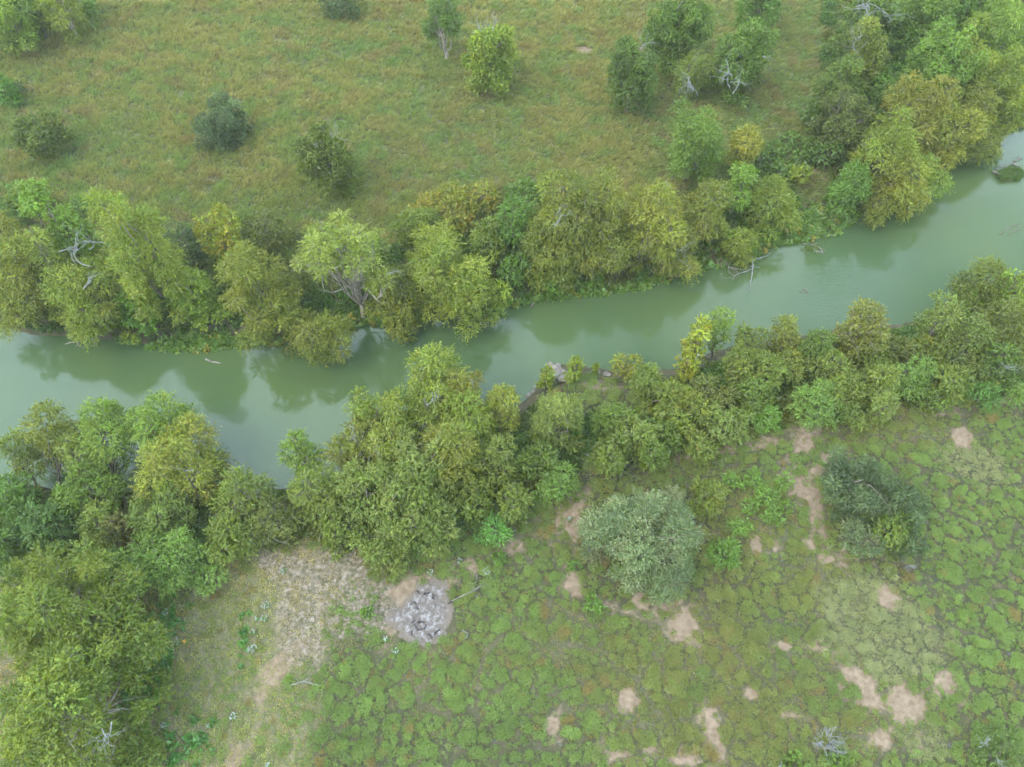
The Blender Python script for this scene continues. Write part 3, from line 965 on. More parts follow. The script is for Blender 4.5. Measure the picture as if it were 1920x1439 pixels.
add(S, 'dark green shrub at the left edge of the near bank', 'shrub', 'thicket', 15, 925, 46, 5, GRN)
add(S, 'bluish dark shrub at the left edge, above the big yellow-green tree', 'shrub', 'thicket', 75, 985, 55, 5, C((82, 122, 82, 4), (70, 106, 74, 4), (94, 132, 88, 2)))
add(S, 'dark shrub in the shade by the left photograph edge below the river', 'shrub', 'thicket', 10, 1010, 50, 5, TEA)
add(S, 'olive shrub between vine-draped green and grey-green domes', 'shrub', 'thicket', 185, 985, 42, 5, OLI)
add(S, 'brown dead-looking vine tangle beside the feathery pale green tree', 'shrub', 'thicket', 222, 990, 28, 4.5, C((122, 108, 84, 4), (104, 98, 74, 4)), branchy=2)
add(S, 'grey-green vine dome at the foot of the golden willow', 'shrub', 'fuzzy', 300, 955, 60, 6, C((128, 148, 96, 4), (112, 134, 86, 4), (142, 156, 108, 2)))
add(M, 'feathery pale green mesquite fanning out over the left clearing', 'tree', 'mesquite', 305, 1042, 76, 5, MES, branchy=1, asp=1.15)
add(M, 'small drooping pale green mesquite at the tip of the left clearing', 'tree', 'mesquite', 397, 1085, 30, 3, MES)
add(S, 'yellow-green shrub between the two pale feathery mesquites and the thicket', 'shrub', 'dense', 415, 1010, 44, 5, C((126, 140, 62, 4), (108, 126, 58, 4), (140, 150, 68, 2)))
add(W, 'olive tree with white inner limbs standing at the water by the gap', 'tree', 'willow', 455, 925, 48, 7.5, OLI, GN_, branchy=2, pale=True)
add(S, 'brownish olive brush above the pale straw patch', 'shrub', 'thicket', 510, 975, 56, 5, BRN, branchy=1, pale=True)
add(S, 'olive brush at the back of the pale straw patch', 'shrub', 'thicket', 460, 1005, 40, 4, OLI, branchy=1)
add(W, 'thin pale green willow with a see-through top by the gap of water', 'tree', 'willow', 565, 850, 36, 7.5, WIL_GR, GN_, branchy=2, pale=True, sparse=.8)
add(W, 'olive willow below the see-through pale one', 'tree', 'willow', 600, 925, 50, 7, C((130, 142, 68, 4), (114, 128, 62, 4), (146, 152, 80, 2)), GN_, branchy=2, pale=True)
add(S, 'green shrub at the right end of the pale straw patch', 'shrub', 'thicket', 630, 985, 46, 4.5, C((120, 134, 62, 4), (104, 122, 58, 4)), branchy=1)
# --- near bank, centre
add(W, 'golden willow clump at the upper left of the central willow mass', 'tree', 'willow', 715, 785, 60, 10, WIL, GN_)
add(W, 'tallest willow of the central mass, its tip over mid-river', 'tree', 'willow', 818, 722, 54, 11, WIL, GN_)
add(W, 'orange-tinged willow top beside the tallest central willow', 'tree', 'willow', 874, 740, 42, 10, C((160, 154, 78, 4), (148, 148, 72, 4), (168, 148, 80, 2), (132, 142, 66, 3)), GN_, branchy=1, dead=[(12, -20, 22, 2)])
add(W, 'willow with bare grey twigs in the heart of the central mass', 'tree', 'willow', 800, 775, 62, 11, WIL, GN_, branchy=1, dead=[(10, -25, 30, 3)])
add(W, 'small orange-tipped willow at the river side, right end of the central mass', 'tree', 'willow', 938, 765, 34, 8.5, WIL_YE, GN_)
add(W, 'willow in front of the orange-tinged top', 'tree', 'willow', 878, 790, 52, 10, WIL, GN_)
add(W, 'olive willow with large white antler-like dead limbs', 'tree', 'willow', 668, 835, 52, 9, WIL_OL, GN_, dead=[(-5, -15, 46, 4), (35, 10, 40, 4)], branchy=1)
add(W, 'olive willow low in the middle of the central mass', 'tree', 'willow', 850, 850, 66, 9, WIL_OL, GN_)
add(W, 'olive willow between white antler limbs and central mass', 'tree', 'willow', 745, 835, 50, 10, WIL_OL, GN_)
add(T, 'large grey-green vine-draped tree left of centre on the near bank', 'tree', 'thicket', 775, 895, 78, 9, VIN)
add(T, 'grey-green vine-draped tree below the white antler limbs', 'tree', 'thicket', 690, 925, 66, 7.5, VIN, branchy=1)
add(T, 'low grey-green vine-draped tree beside the burnt clearing track', 'tree', 'thicket', 785, 985, 72, 6, VIN)
add(S, 'grey-green spreading brush just above the burnt ash patch', 'shrub', 'thicket', 720, 1020, 56, 3.6, VIN, branchy=1, pale=True)
add(S, 'brownish green shrub between central willows and round grey-green tree', 'shrub', 'thicket', 932, 868, 44, 7, C((122, 132, 74, 4), (108, 118, 68, 4), (136, 140, 90, 2)))
add(S, 'dark green shrub in the hollow below the central willows', 'shrub', 'thicket', 880, 925, 50, 5, OLI)
add(S, 'olive shrub beside the track, left of the pale green mesquite', 'shrub', 'thicket', 960, 935, 36, 4.5, C((126, 138, 66, 4), (110, 126, 64, 4)), branchy=1, pale=True)
add(T, 'round grey-green tree at the rocky point of the near bank', 'tree', 'fuzzy', 1050, 780, 54, 8, C((134, 146, 94, 4), (118, 132, 84, 4), (148, 154, 106, 2)))
add(M, 'pale green mesquite by the bend of the dirt track', 'tree', 'mesquite', 1045, 908, 38, 3.6, MES)
add(M, 'bluish green mesquite alone at the edge of the dirt track', 'tree', 'mesquite', 922, 995, 32, 3, C((98, 162, 98, 4), (84, 146, 88, 4), (112, 172, 110, 2)))
add(S, 'green shrub in the hollow under the round grey-green tree', 'shrub', 'thicket', 1010, 860, 40, 5, C((110, 132, 66, 4), (96, 118, 62, 4)))
add(S, 'yellow-green shrub at the tip of the rocky point', 'shrub', 'dense', 1026, 708, 18, 3.6, YGR)
add(T, 'slim yellow-green sapling upright behind the pale rocks', 'tree', 'dense', 1076, 688, 17, 4.5, YGR, cb=.05)
add(T, 'tiny green sapling on the shore between the two yellow saplings', 'tree', 'dense', 1117, 692, 7, 2, YGR, cb=.05)
add(T, 'yellowish sapling on the shore above the bare soil', 'tree', 'willow', 1175, 680, 26, 5, WIL_YE, cb=.05)
# --- near bank, right: thicket
add(T, 'tall thin tree with clear yellow leaves rising over the water', 'tree', 'broad', 1308, 640, 24, 9.5, YEL, cb=.05, dens=.8, dead=[(0, 25, 18, 2)])
add(T, 'thin lower companion with yellow leaves left of the tall yellow tree', 'tree', 'broad', 1290, 690, 20, 5, YEL, cb=.05, dens=.7)
add(T, 'pale yellow-green airy tree behind the tall yellow-leaved one', 'tree', 'willow', 1345, 615, 30, 8, WIL_GR, dens=.7)
TH = [(1215, 715, 38), (1250, 755, 46), (1150, 790, 42), (1195, 815, 44), (1290, 775, 44), (1150, 850, 36), (1240, 815, 44), (1330, 740, 42), (1395, 690, 40), (1365, 790, 42),
      (1440, 700, 42), (1480, 690, 36), (1410, 740, 42), (1560, 690, 40), (1590, 735, 42), (1645, 720, 40), (1640, 660, 36), (1690, 660, 36), (1745, 655, 40), (1655, 770, 26), (1780, 720, 40),
      (1310, 830, 36), (1225, 850, 28), (1840, 690, 40), (1900, 650, 42), (1600, 780, 26), (1760, 745, 30)]
TL = ['second back from the yellowish shore sapling', 'in its middle left of the tall yellow tree', 'next right of the round grey-green tree', 'below the bare shore soil, second from the round grey-green tree', 'just below the small yellow companion tree',
      'lowest one beside the fallen brown boughs', 'third along the row above the fallen boughs', 'just below the foot of the tall yellow tree', 'below the grey-green river edge shrub', 'left of the small pale mesquite, one row back',
      'in front of the dusty shrub top', 'between dusty shrub top and large mesquite', 'above the small pale mesquite', 'right above the large pale mesquite', 'at the right shoulder of the large pale mesquite', 'left of the mesquite inside the thicket',
      'just below the olive-brown riffle tree', 'above the mesquite inside the thicket', 'below the grey-olive tree at the shallow cut', 'at the track bend left of the inner mesquite', 'right of the mesquite inside the thicket',
      'at the field edge above the dirt track, left part', 'at the field edge above the fallen brown boughs', 'left of the deep-shaded dark green tree', 'at the right photograph edge above the shaded tree', 'low at the field edge right of the large mesquite', 'above the tiny mesquite on the track']
import random as _r
_r.seed(5)
for k, (u, v, r_) in enumerate(TH):
    cols = [OLI, C((120, 134, 64, 4), (104, 122, 58, 4), (140, 140, 66, 2), (150, 136, 62, 1)), VIN, C((112, 134, 66, 4), (96, 120, 60, 4), (128, 146, 74, 2)), BRN][[0, 1, 3, 2, 1, 0, 3, 4, 1, 2][k % 10]]
    word = ['olive green', 'yellow-tinged green', 'mid green', 'grey-green', 'yellow-tinged green', 'olive green', 'mid green', 'brownish green', 'yellow-tinged green', 'grey-green'][k % 10]
    add(S, word + ' thicket shrub, ' + TL[k], 'shrub', 'thicket', u, v, r_, 3.6 + 2.2 * _r.random(), cols, GT)
add(S, 'grey-green shrub at the river edge of the thicket, by the tall yellow tree', 'shrub', 'thicket', 1405, 645, 34, 5.5, C((122, 136, 76, 4), (106, 122, 70, 4)), branchy=1)
add(S, 'dusty olive shrub top pushing above the thicket at the riffle', 'shrub', 'thicket', 1478, 625, 30, 6.5, C((138, 138, 80, 4), (120, 126, 72, 4), (148, 142, 92, 2)))
add(S, 'mid green shrub at the water between two dusty shrub tops', 'shrub', 'thicket', 1530, 645, 34, 5.5, C((104, 130, 62, 4), (90, 116, 58, 4)))
add(T, 'olive-brown tree with a twiggy top at the riffle', 'tree', 'thicket', 1622, 612, 46, 8, C((140, 138, 72, 4), (122, 126, 66, 4), (148, 138, 86, 2)), branchy=2, pale=True)
add(T, 'grey-olive tree right of the shallow cut in the near bank', 'tree', 'thicket', 1760, 605, 42, 7.5, VIN)
add(T, 'grey-green tree in the right part of the near bank', 'tree', 'thicket', 1815, 640, 46, 7, C((116, 132, 80, 4), (102, 118, 74, 4), (130, 140, 92, 2)), branchy=1)
add(T, 'dark olive tree overhanging the river at the right edge', 'tree', 'willow', 1845, 535, 52, 8, C((122, 126, 66, 4), (108, 116, 60, 4), (92, 106, 56, 2)))
add(T, 'bright yellow-green leafy tree at the right edge of the near bank', 'tree', 'broad', 1905, 545, 40, 8, LIME)
add(S, 'small bright green leafy shrub at the water below the dark olive tree', 'shrub', 'broad', 1822, 560, 26, 5, BRI)
add(T, 'dusty grey-brown tree below the bright leafy tree at the right edge', 'tree', 'thicket', 1885, 610, 48, 7, C((120, 124, 78, 4), (106, 112, 70, 4), (128, 130, 92, 2)))
add(T, 'dark green tree in the deepest shade at the right of the near bank', 'tree', 'dense', 1870, 680, 44, 6, DRK, branchy=1, dead=[(20, 10, 26, 3)])
add(M, 'large bright pale green mesquite at the field edge of the thicket', 'tree', 'mesquite', 1532, 755, 52, 4.6, MES, asp=1.1)
add(M, 'bright pale green mesquite inside the thicket', 'tree', 'mesquite', 1706, 702, 40, 5, MES)
add(M, 'small pale green mesquite left of the large one at the field edge', 'tree', 'mesquite', 1436, 785, 26, 3.2, C((126, 172, 94, 4), (110, 156, 86, 4)))
add(M, 'pale green mesquite nearest the right edge at the field side', 'tree', 'mesquite', 1900, 725, 34, 3.4, MES)
add(M, 'low green mesquite at the bend of the field track', 'tree', 'mesquite', 1845, 738, 30, 3, C((104, 160, 98, 4), (90, 142, 88, 4)))
add(M, 'tiny pale green mesquite on the field track', 'tree', 'mesquite', 1795, 738, 18, 2, MES)
# --- near field
add(S, 'huge grey-green round bush standing alone in the near field', 'shrub', 'fuzzy', 1212, 1010, 112, 7, GRY, cb=.02, branchy=1, pale=True, dens=1.25)
add(S, 'green leafy bush clinging to the side of the huge grey bush', 'shrub', 'dense', 1362, 1040, 34, 3, C((108, 148, 76, 4), (92, 134, 70, 4)), cb=.02)
add(S, 'olive shrub behind the huge grey-green bush', 'shrub', 'thicket', 1325, 935, 40, 3, C((126, 138, 64, 4), (110, 126, 60, 4), (150, 134, 60, 1)), cb=.02)
add(S, 'grey-green dome on the upper left of the four-part bush', 'shrub', 'fuzzy', 1608, 912, 68, 5.5, GRD, 'domes of the four-part bush', cb=.02, branchy=1, pale=True, dens=1.5)
add(S, 'grey-green dome on the right of the four-part bush', 'shrub', 'fuzzy', 1690, 948, 54, 4.8, GRD, 'domes of the four-part bush', cb=.02, dens=1.3)
add(S, 'compact grey-green dome at the lower front of the four-part bush', 'shrub', 'fuzzy', 1618, 1010, 38, 3.8, GRY, 'domes of the four-part bush', cb=.02, branchy=1)
add(S, 'yellow-green heart of the four-part bush', 'shrub', 'dense', 1660, 985, 44, 4, C((96, 122, 50, 4), (80, 106, 46, 4), (116, 130, 52, 2)), 'domes of the four-part bush', cb=.02)
add(S, 'low grey-green fringe on the lower right of the four-part bush', 'shrub', 'fuzzy', 1700, 1015, 40, 3, GRD, 'domes of the four-part bush', cb=.02)
for (u, v, r_, h_) in [(1415, 900, 20, 1.5), (1440, 930, 24, 1.7), (1405, 950, 18, 1.4), (1470, 905, 18, 1.4), (1385, 985, 22, 1.6), (1450, 970, 20, 1.4), (1375, 900, 18, 1.3), (1475, 950, 16, 1.2)]:
    add(S, 'knee-high pale green bush between the huge grey bush and the soil patch', 'shrub', 'mesquite', u, v, r_, h_, C((128, 168, 92, 4), (112, 152, 84, 4)), 'pale knee-high bushes', cb=.02)
for (u, v, r_, h_, l_) in [(1114, 1130, 20, 1.4, 'small dark green bush at the lower left foot of the huge grey bush'), (1602, 773, 10, 1.2, 'small round green bush on the field track beyond the large mesquite'), (1632, 768, 12, 1.3, 'small pale green bush on the field track next to a rounder one'),
                           (690, 1150, 13, .9, 'low green weed bush left of the ash patch'), (935, 1048, 15, 1.0, 'low green bush on the verge of the dirt track'), (1078, 1060, 12, 1.0, 'little bluish bush beside the huge grey bush')]:
    add(S, l_, 'shrub', 'dense', u, v, r_, h_, GRN, cb=.02)
# --- big tree at the lower left and plants along the bottom edge
add(T, 'upper of the big yellow-green trees filling the lower left corner', 'tree', 'big', 110, 1135, 130, 11, HON, 'big yellow-green trees in the corner', branchy=1, pale=True, dead=[(-20, 20, 40, 2)])
add(T, 'lower big yellow-green tree with a white dead spray in its crown', 'tree', 'big', 130, 1330, 150, 12, HON, 'big yellow-green trees in the corner', branchy=1, pale=True, dead=[(70, 50, 46, 4)])
add(T, 'rightmost lobe tree of the big yellow-green corner clump', 'tree', 'big', 205, 1200, 70, 8.5, HON, 'big yellow-green trees in the corner', branchy=1, pale=True)
add(S, 'low shrub at the bottom edge under the corner trees', 'shrub', 'dense', 265, 1425, 50, 3, C((120, 138, 64, 4), (104, 124, 58, 4)))
add(S, 'dark green shrub between the corner trees and the mesquite', 'shrub', 'broad', 215, 1075, 40, 3, TEA)
add(S, 'grey-green shrub with pale sticks in the lower right corner', 'shrub', 'fuzzy', 1868, 1412, 58, 2.4, C((96, 122, 76, 4), (84, 110, 70, 4)), cb=.02, sparse=.6, dens=.8, dead=[(-20, -20, 26, 4), (5, 15, 22, 3)])
add(S, 'green shrub at the bottom edge with a white curled twig', 'shrub', 'dense', 1492, 1436, 26, 1.2, C((108, 140, 66, 4), (94, 126, 60, 4)), cb=.02, dead=[(-28, 0, 16, 2)])
add(S, 'green shrub under the grey dead bush at the bottom edge', 'shrub', 'dense', 1572, 1432, 26, .9, C((104, 140, 64, 4), (90, 126, 60, 4)), cb=.02)


for a, k in exec_plants:
    plant(*a, **k)

# ----------------------------------------------------------------------------
# low vegetation that nobody could count: scattered tufts (geometry nodes)
# ----------------------------------------------------------------------------
def variant_collection(name, meshes):
    c = bpy.data.collections.new(name)
    for i, (v, f, colr) in enumerate(meshes):
        o = mesh_obj('%s_%02d' % (name, i), v, f, M_TUFT, col=colr, link=False)
        c.objects.link(o)
    return c


def scatter(name, label, coll, pos, scl, rot, vid, tint, nvar):
    me = bpy.data.meshes.new(name)
    n = len(pos)
    me.vertices.add(n)
    me.vertices.foreach_set('co', np.asarray(pos, np.float32).ravel())
    for nm, tp, key, arr in (('scl', 'FLOAT_VECTOR', 'vector', scl), ('rot', 'FLOAT_VECTOR', 'vector', rot), ('vid', 'INT', 'value', vid)):
        a = me.attributes.new(nm, tp, 'POINT')
        a.data.foreach_set(key, np.ascontiguousarray(arr, np.int32 if tp == 'INT' else np.float32).ravel())
    a = me.attributes.new('tint', 'FLOAT_COLOR', 'POINT')
    c4 = np.ones((n, 4), np.float32)
    c4[:, :3] = tint
    a.data.foreach_set('color', c4.ravel())
    o = bpy.data.objects.new(name, me)
    COL.objects.link(o)
    tag(o, label, kind='stuff')
    ng = bpy.data.node_groups.new(name + '_nodes', 'GeometryNodeTree')
    ng.interface.new_socket('Geometry', in_out='INPUT', socket_type='NodeSocketGeometry')
    ng.interface.new_socket('Geometry', in_out='OUTPUT', socket_type='NodeSocketGeometry')
    gi, go = ng.nodes.new('NodeGroupInput'), ng.nodes.new('NodeGroupOutput')
    ci = ng.nodes.new('GeometryNodeCollectionInfo')
    ci.inputs['Collection'].default_value = coll
    ci.inputs['Separate Children'].default_value = True
    ci.inputs['Reset Children'].default_value = True
    ip = ng.nodes.new('GeometryNodeInstanceOnPoints')
    ip.inputs['Pick Instance'].default_value = True

    def named(nm, tp):
        q = ng.nodes.new('GeometryNodeInputNamedAttribute')
        q.data_type = tp
        q.inputs['Name'].default_value = nm
        return q.outputs['Attribute']
    e2r = ng.nodes.new('FunctionNodeEulerToRotation')
    L = ng.links.new
    L(gi.outputs[0], ip.inputs['Points'])
    L(ci.outputs[0], ip.inputs['Instance'])
    L(named('vid', 'INT'), ip.inputs['Instance Index'])
    L(named('rot', 'FLOAT_VECTOR'), e2r.inputs[0])
    L(e2r.outputs[0], ip.inputs['Rotation'])
    L(named('scl', 'FLOAT_VECTOR'), ip.inputs['Scale'])
    L(ip.outputs[0], go.inputs[0])
    md = o.modifiers.new('scatter', 'NODES')
    md.node_group = ng
    return o


RS = np.random.default_rng(42)


def grass_tuft(rng, n, h, lean, w, spread):
    base = rng.normal(size=(n, 2)) * spread
    az = rng.uniform(0, 6.28, n)
    ln = h * rng.uniform(.6, 1.2, n)
    le = lean * rng.uniform(.3, 1.4, n)
    d = np.stack([np.cos(az) * le + .22, np.sin(az) * le - .12, np.ones(n)], 1)
    d = unit(d)
    side = unit(np.stack([-np.sin(az + .6), np.cos(az + .6), np.zeros(n)], 1)) * (w * rng.uniform(.6, 1.3, n))[:, None]
    p0 = np.stack([base[:, 0], base[:, 1], np.full(n, -.05)], 1)
    mid = p0 + d * ln[:, None] * .55
    tip = p0 + d * ln[:, None] + np.stack([np.cos(az), np.sin(az), -np.ones(n) * .5], 1) * ln[:, None] * .22
    v = np.stack([p0, mid + side * .5, tip, mid - side * .5], 1).reshape(-1, 3)
    c = np.repeat(np.exp(rng.normal(0, .22, (n, 1))) * np.ones((1, 3)), 4, 0)
    return v, np.arange(n * 4).reshape(-1, 4), c


def mound(rng, n, r, h, ln, wd, flat=.35):
    d = rng.normal(size=(n, 3))
    d[:, 2] = np.abs(d[:, 2])
    d = unit(d)
    pos = d * np.array([r, r, h]) * rng.uniform(.55, 1.0, (n, 1))
    wob = 1 + .2 * np.sin(3 * np.arctan2(d[:, 1], d[:, 0]) + rng.random() * 6)
    pos[:, :2] *= wob[:, None]
    dirn = unit(d * .6 + rng.normal(size=(n, 3)) * .8)
    nrm = unit(d * .5 + np.array([0, 0, .7]) + rng.normal(size=(n, 3)) * flat)
    v = leaf_quads(pos, dirn, nrm, ln * rng.uniform(.6, 1.3, n), wd * rng.uniform(.6, 1.3, n))
    c = np.repeat(np.exp(rng.normal(0, .18, (n, 1))) * np.ones((1, 3)), 3, 0)
    return v, np.arange(n * 3).reshape(-1, 3), c


def jitter_points(x0, x1, y0, y1, dens):
    n = int((x1 - x0) * (y1 - y0) * dens)
    return RS.uniform(x0, x1, n), RS.uniform(y0, y1, n)


def in_view(x, y, m=6.0):
    """inside the photographed stretch of land, with a margin around it"""
    z = CAM_H
    dep = y * FWD[1] + (-z) * FWD[2]
    uu = x / dep * FPX
    vv = -(y * UPV[1] + (-z) * UPV[2]) / dep * FPX
    mp = m / (dep / FPX)
    return (dep > 1) & (np.abs(uu) < 960 + mp) & (vv < 720 + mp) & (vv > -720 - mp)


def rotz(n, tilt=.1):
    return np.stack([RS.normal(size=n) * tilt, RS.normal(size=n) * tilt, RS.uniform(0, 6.283, n)], 1)


def scl3(s, zz=None):
    return np.stack([s, s, s if zz is None else zz], 1)


def mixcol(a, b, t):
    t = np.asarray(t)[:, None]
    return np.asarray(a) * (1 - t) + np.asarray(b) * t


KG = .44
_lin0 = lin


def lin(r_, g_, b_, k=1.0):                                # field plants lean to yellow-green
    return _lin0(r_, g_, b_, k) * (np.array([1.0, 1.0, .62]) if k == KG else 1)



def cells(x, y, sp, seed, warp=.35):
    """irregular cells: half distance to the nearest border, and a random number per cell"""
    wx = (x + (fbm(x, y, sp * 1.1, 2, 61 + seed) - .5) * sp * warp * 2) / sp + 500
    wy = (y + (fbm(x, y, sp * 1.1, 2, 62 + seed) - .5) * sp * warp * 2) / sp + 500
    bx, by = np.floor(wx).astype(int), np.floor(wy).astype(int)
    d1, d2 = np.full(len(x), 99.), np.full(len(x), 99.)
    cid = np.zeros(len(x))
    for i in range(-2, 3):
        for j in range(-2, 3):
            cx, cy = bx + i, by + j
            ha, hb = _tab[(cx + seed) & 255, cy & 255], _tab[(cy * 7 + seed) & 255, (cx * 3) & 255]
            q = np.hypot(cx + .5 + (ha - .5) * .95 - wx, cy + .5 + (hb - .5) * .95 - wy)
            nearer = q < d1
            d2 = np.where(nearer, d1, np.minimum(d2, q))
            cid = np.where(nearer, _tab[(cx * 5 + 3) & 255, (cy * 11 + seed) & 255], cid)
            d1 = np.where(nearer, q, d1)
    return (d2 - d1) * .5 * sp, cid


# --- tall meadow grass beyond the river
gx, gy = jitter_points(-90, 90, 25, 116, 15)
d_ = river_d(gx, gy)
keep = in_view(gx, gy) & north_of(gx, gy) & (d_ > 3.5)
gx, gy, d_ = gx[keep], gy[keep], d_[keep]
soil_ = blob(gx, gy, 1095, 95, 15, 7, 0, .4, .2)
keep = RS.random(len(gx)) > soil_ * .95
gx, gy, d_ = gx[keep], gy[keep], d_[keep]
n = len(gx)
big = fbm(gx, gy, 14, 4, 21)
mid_ = fbm(gx + gy * .4, gy * 2.2, 3.2, 3, 22)
fine = fbm(gx, gy, .9, 2, 23)
green, tan, rust = lin(144, 158, 98, KG) * 1.12, lin(172, 168, 116, KG) * 1.12, lin(166, 150, 108, KG) * 1.1
t1 = np.clip((big - .5) * 2.6 + (mid_ - .5) * 1.9 + (fine - .5) * 1.0 + .52 + RS.normal(size=n) * .22, 0, 1)
t2 = np.clip((fbm(gx, gy, 6, 4, 24) - .60) * 5 + RS.normal(size=n) * .18, 0, 1) * .35
tint = mixcol(green, tan, t1)
tint = tint * (1 - t2[:, None]) + rust * t2[:, None]
_, pid = cells(gx, gy, 1.5, 40)
pk = (np.clip((pid - .55) * 3, 0, 1) * .55)[:, None]
tint = tint * (1 - pk) + lin(128, 164, 104, KG) * 1.1 * pk
pk = (np.clip((.22 - pid) * 5, 0, 1) * .6)[:, None]
tint = tint * (1 - pk) + lin(158, 142, 112, KG) * 1.1 * pk
tint *= np.exp(RS.normal(0, .12, (n, 1)))
grass_c = variant_collection('meadow_grass_tuft', [grass_tuft(np.random.default_rng(300 + i), 18, .56, .55, .040, .13) for i in range(6)])
s_ = RS.uniform(.75, 1.35, n) * (.75 + .5 * mid_)
hz = s_ * (.7 + .6 * big)
scatter('meadow_grass', 'tall tan and green meadow grass beyond the river', grass_c, np.stack([gx, gy, height(gx, gy, d_)], 1), scl3(s_, hz),
        np.stack([RS.normal(size=n) * .1, RS.normal(size=n) * .1, RS.normal(size=n) * .7], 1), RS.integers(0, 6, n), tint, 6)

# --- cushion plants of the near field, parted by narrow animal trails
mx_, my_ = jitter_points(-68, 68, -6, 60, 24)
d_ = river_d(mx_, my_)
keep = in_view(mx_, my_) & ~north_of(mx_, my_) & (d_ > 1.5)
mx_, my_, d_ = mx_[keep], my_[keep], d_[keep]
so, st, dr, pa = masks(mx_, my_)
e1, c1 = cells(mx_, my_, 1.6, 3, .38)
e2, c2 = cells(mx_, my_, 4.8, 9, .42)
_, c3 = cells(mx_, my_, .75, 27, .3)
leftdry = sstep(-12, -17, mx_)
ash_ = blob(mx_, my_, 790, 1150, 62, 62, 0, .3, .3)
prob = np.clip(1.1 - np.clip(so * 1.5, 0, 1.3) - st * .92 - leftdry * .80 - dr * .12 - ash_ * 1.3, 0, 1)
prob *= np.where((e1 < .045) & (fbm(mx_, my_, 7, 2, 64) > .34) & (pa < .4), .05, 1.0) * np.where((e2 < .10) & (pa < .4), .02, 1.0)
keep = RS.random(len(mx_)) < prob
mx_, my_, d_, dr, pa, e1, c1 = mx_[keep], my_[keep], d_[keep], dr[keep], pa[keep], np.minimum(e1, e2)[keep], (c1 * .5 + c3 * .5)[keep]
n = len(mx_)
zone = fbm(mx_, my_, 9, 3, 71)
fresh = np.clip(blob(mx_, my_, 800, 1330, 300, 170, 0, .8, .3) + blob(mx_, my_, 1860, 1080, 120, 190, 0, .8, .3) + .25 * blob(mx_, my_, 1000, 1180, 200, 90, 0, .8, .3), 0, 1)
freshc, oliv, dull = lin(138, 164, 94, KG) * 1.1, lin(150, 156, 94, KG) * 1.0, lin(130, 154, 88, KG) * 1.0
tt = np.clip((zone - .5) * 2.0 + dr * .55 + .30 - fresh * .75 + (c1 - .5) * .7 + RS.normal(size=n) * .08, 0, 1)
tint = mixcol(freshc, oliv, tt)
t3 = np.clip((fbm(mx_, my_, 4, 3, 72) - .55) * 5, 0, 1)[:, None] * .8
tint = tint * (1 - t3) + dull * t3
brown = (RS.random(n) < .05) | (np.abs(c1 - .37) < .006 + dr * .02)
tint[brown] = lin(160, 146, 98, KG)
tint *= (.90 + .20 * ((c1 * 7.3) % 1))[:, None]
pale_on = RS.random(n) < pa * 1.15
tint[pale_on] = mixcol(lin(188, 190, 160, KG), lin(150, 160, 122, KG), RS.random(pale_on.sum())) * 1.0
tint *= np.exp(RS.normal(0, .10, (n, 1)))
cush = variant_collection('cushion_plant', [mound(np.random.default_rng(500 + i), 130, .46, .17, .11, .075) for i in range(5)])
lump = np.where(pa > .4, .08, .22) * np.sqrt(np.clip(e1 / .5, 0, 1)) + .10 * c1
s_ = RS.uniform(.35, .80, n) * (.42 + .68 * sstep(.04, .40, e1))
scatter('ground_cover', 'low green cushion plants covering the near field', cush, np.stack([mx_, my_, height(mx_, my_, d_) - .06 + lump], 1), scl3(s_, s_ * RS.uniform(.8, 1.2, n)),
        rotz(n), RS.integers(0, 5, n), tint, 5)

# --- short dry grass of the clearing and gaps
qx, qy = jitter_points(-66, 66, -6, 56, 11)
d_ = river_d(qx, qy)
keep = in_view(qx, qy) & ~north_of(qx, qy) & (d_ > 2)
qx, qy, d_ = qx[keep], qy[keep], d_[keep]
so, st, dr, pa = masks(qx, qy)
ash_ = blob(qx, qy, 790, 1150, 58, 58, 0, .3, .3)
leftdry = sstep(-11, -17, qx)
prob = np.clip(.05 + .95 * leftdry + .5 * dr - .95 * so - ash_ * 1.5, 0, 1) * (1 - st * .35)
keep = RS.random(len(qx)) < prob
qx, qy, d_, dr, st, leftdry = qx[keep], qy[keep], d_[keep], dr[keep], st[keep], leftdry[keep]
n = len(qx)
gz = np.clip((fbm(qx, qy, 5, 4, 81) - .45) * 3.5 + RS.normal(size=n) * .2, 0, 1)
tint = mixcol(lin(150, 160, 100, KG), lin(184, 170, 128, KG), gz) * (1.0 + .45 * leftdry[:, None]) * np.array([1.06, 1, 1])
stm = (RS.random(n) < st * .85)
tint[stm] = lin(214, 196, 170, KG) * .8 * np.exp(RS.normal(0, .12, (stm.sum(), 1)))
tint *= np.exp(RS.normal(0, .12, (n, 1)))
short_c = variant_collection('short_grass_tuft', [grass_tuft(np.random.default_rng(700 + i), 16, .22, 1.1, .035, .16) for i in range(5)])
scatter('dry_grass', 'short dry grass of the near clearing', short_c, np.stack([qx, qy, height(qx, qy, d_)], 1), scl3(RS.uniform(.7, 1.4, n)), rotz(n), RS.integers(0, 5, n), tint, 5)

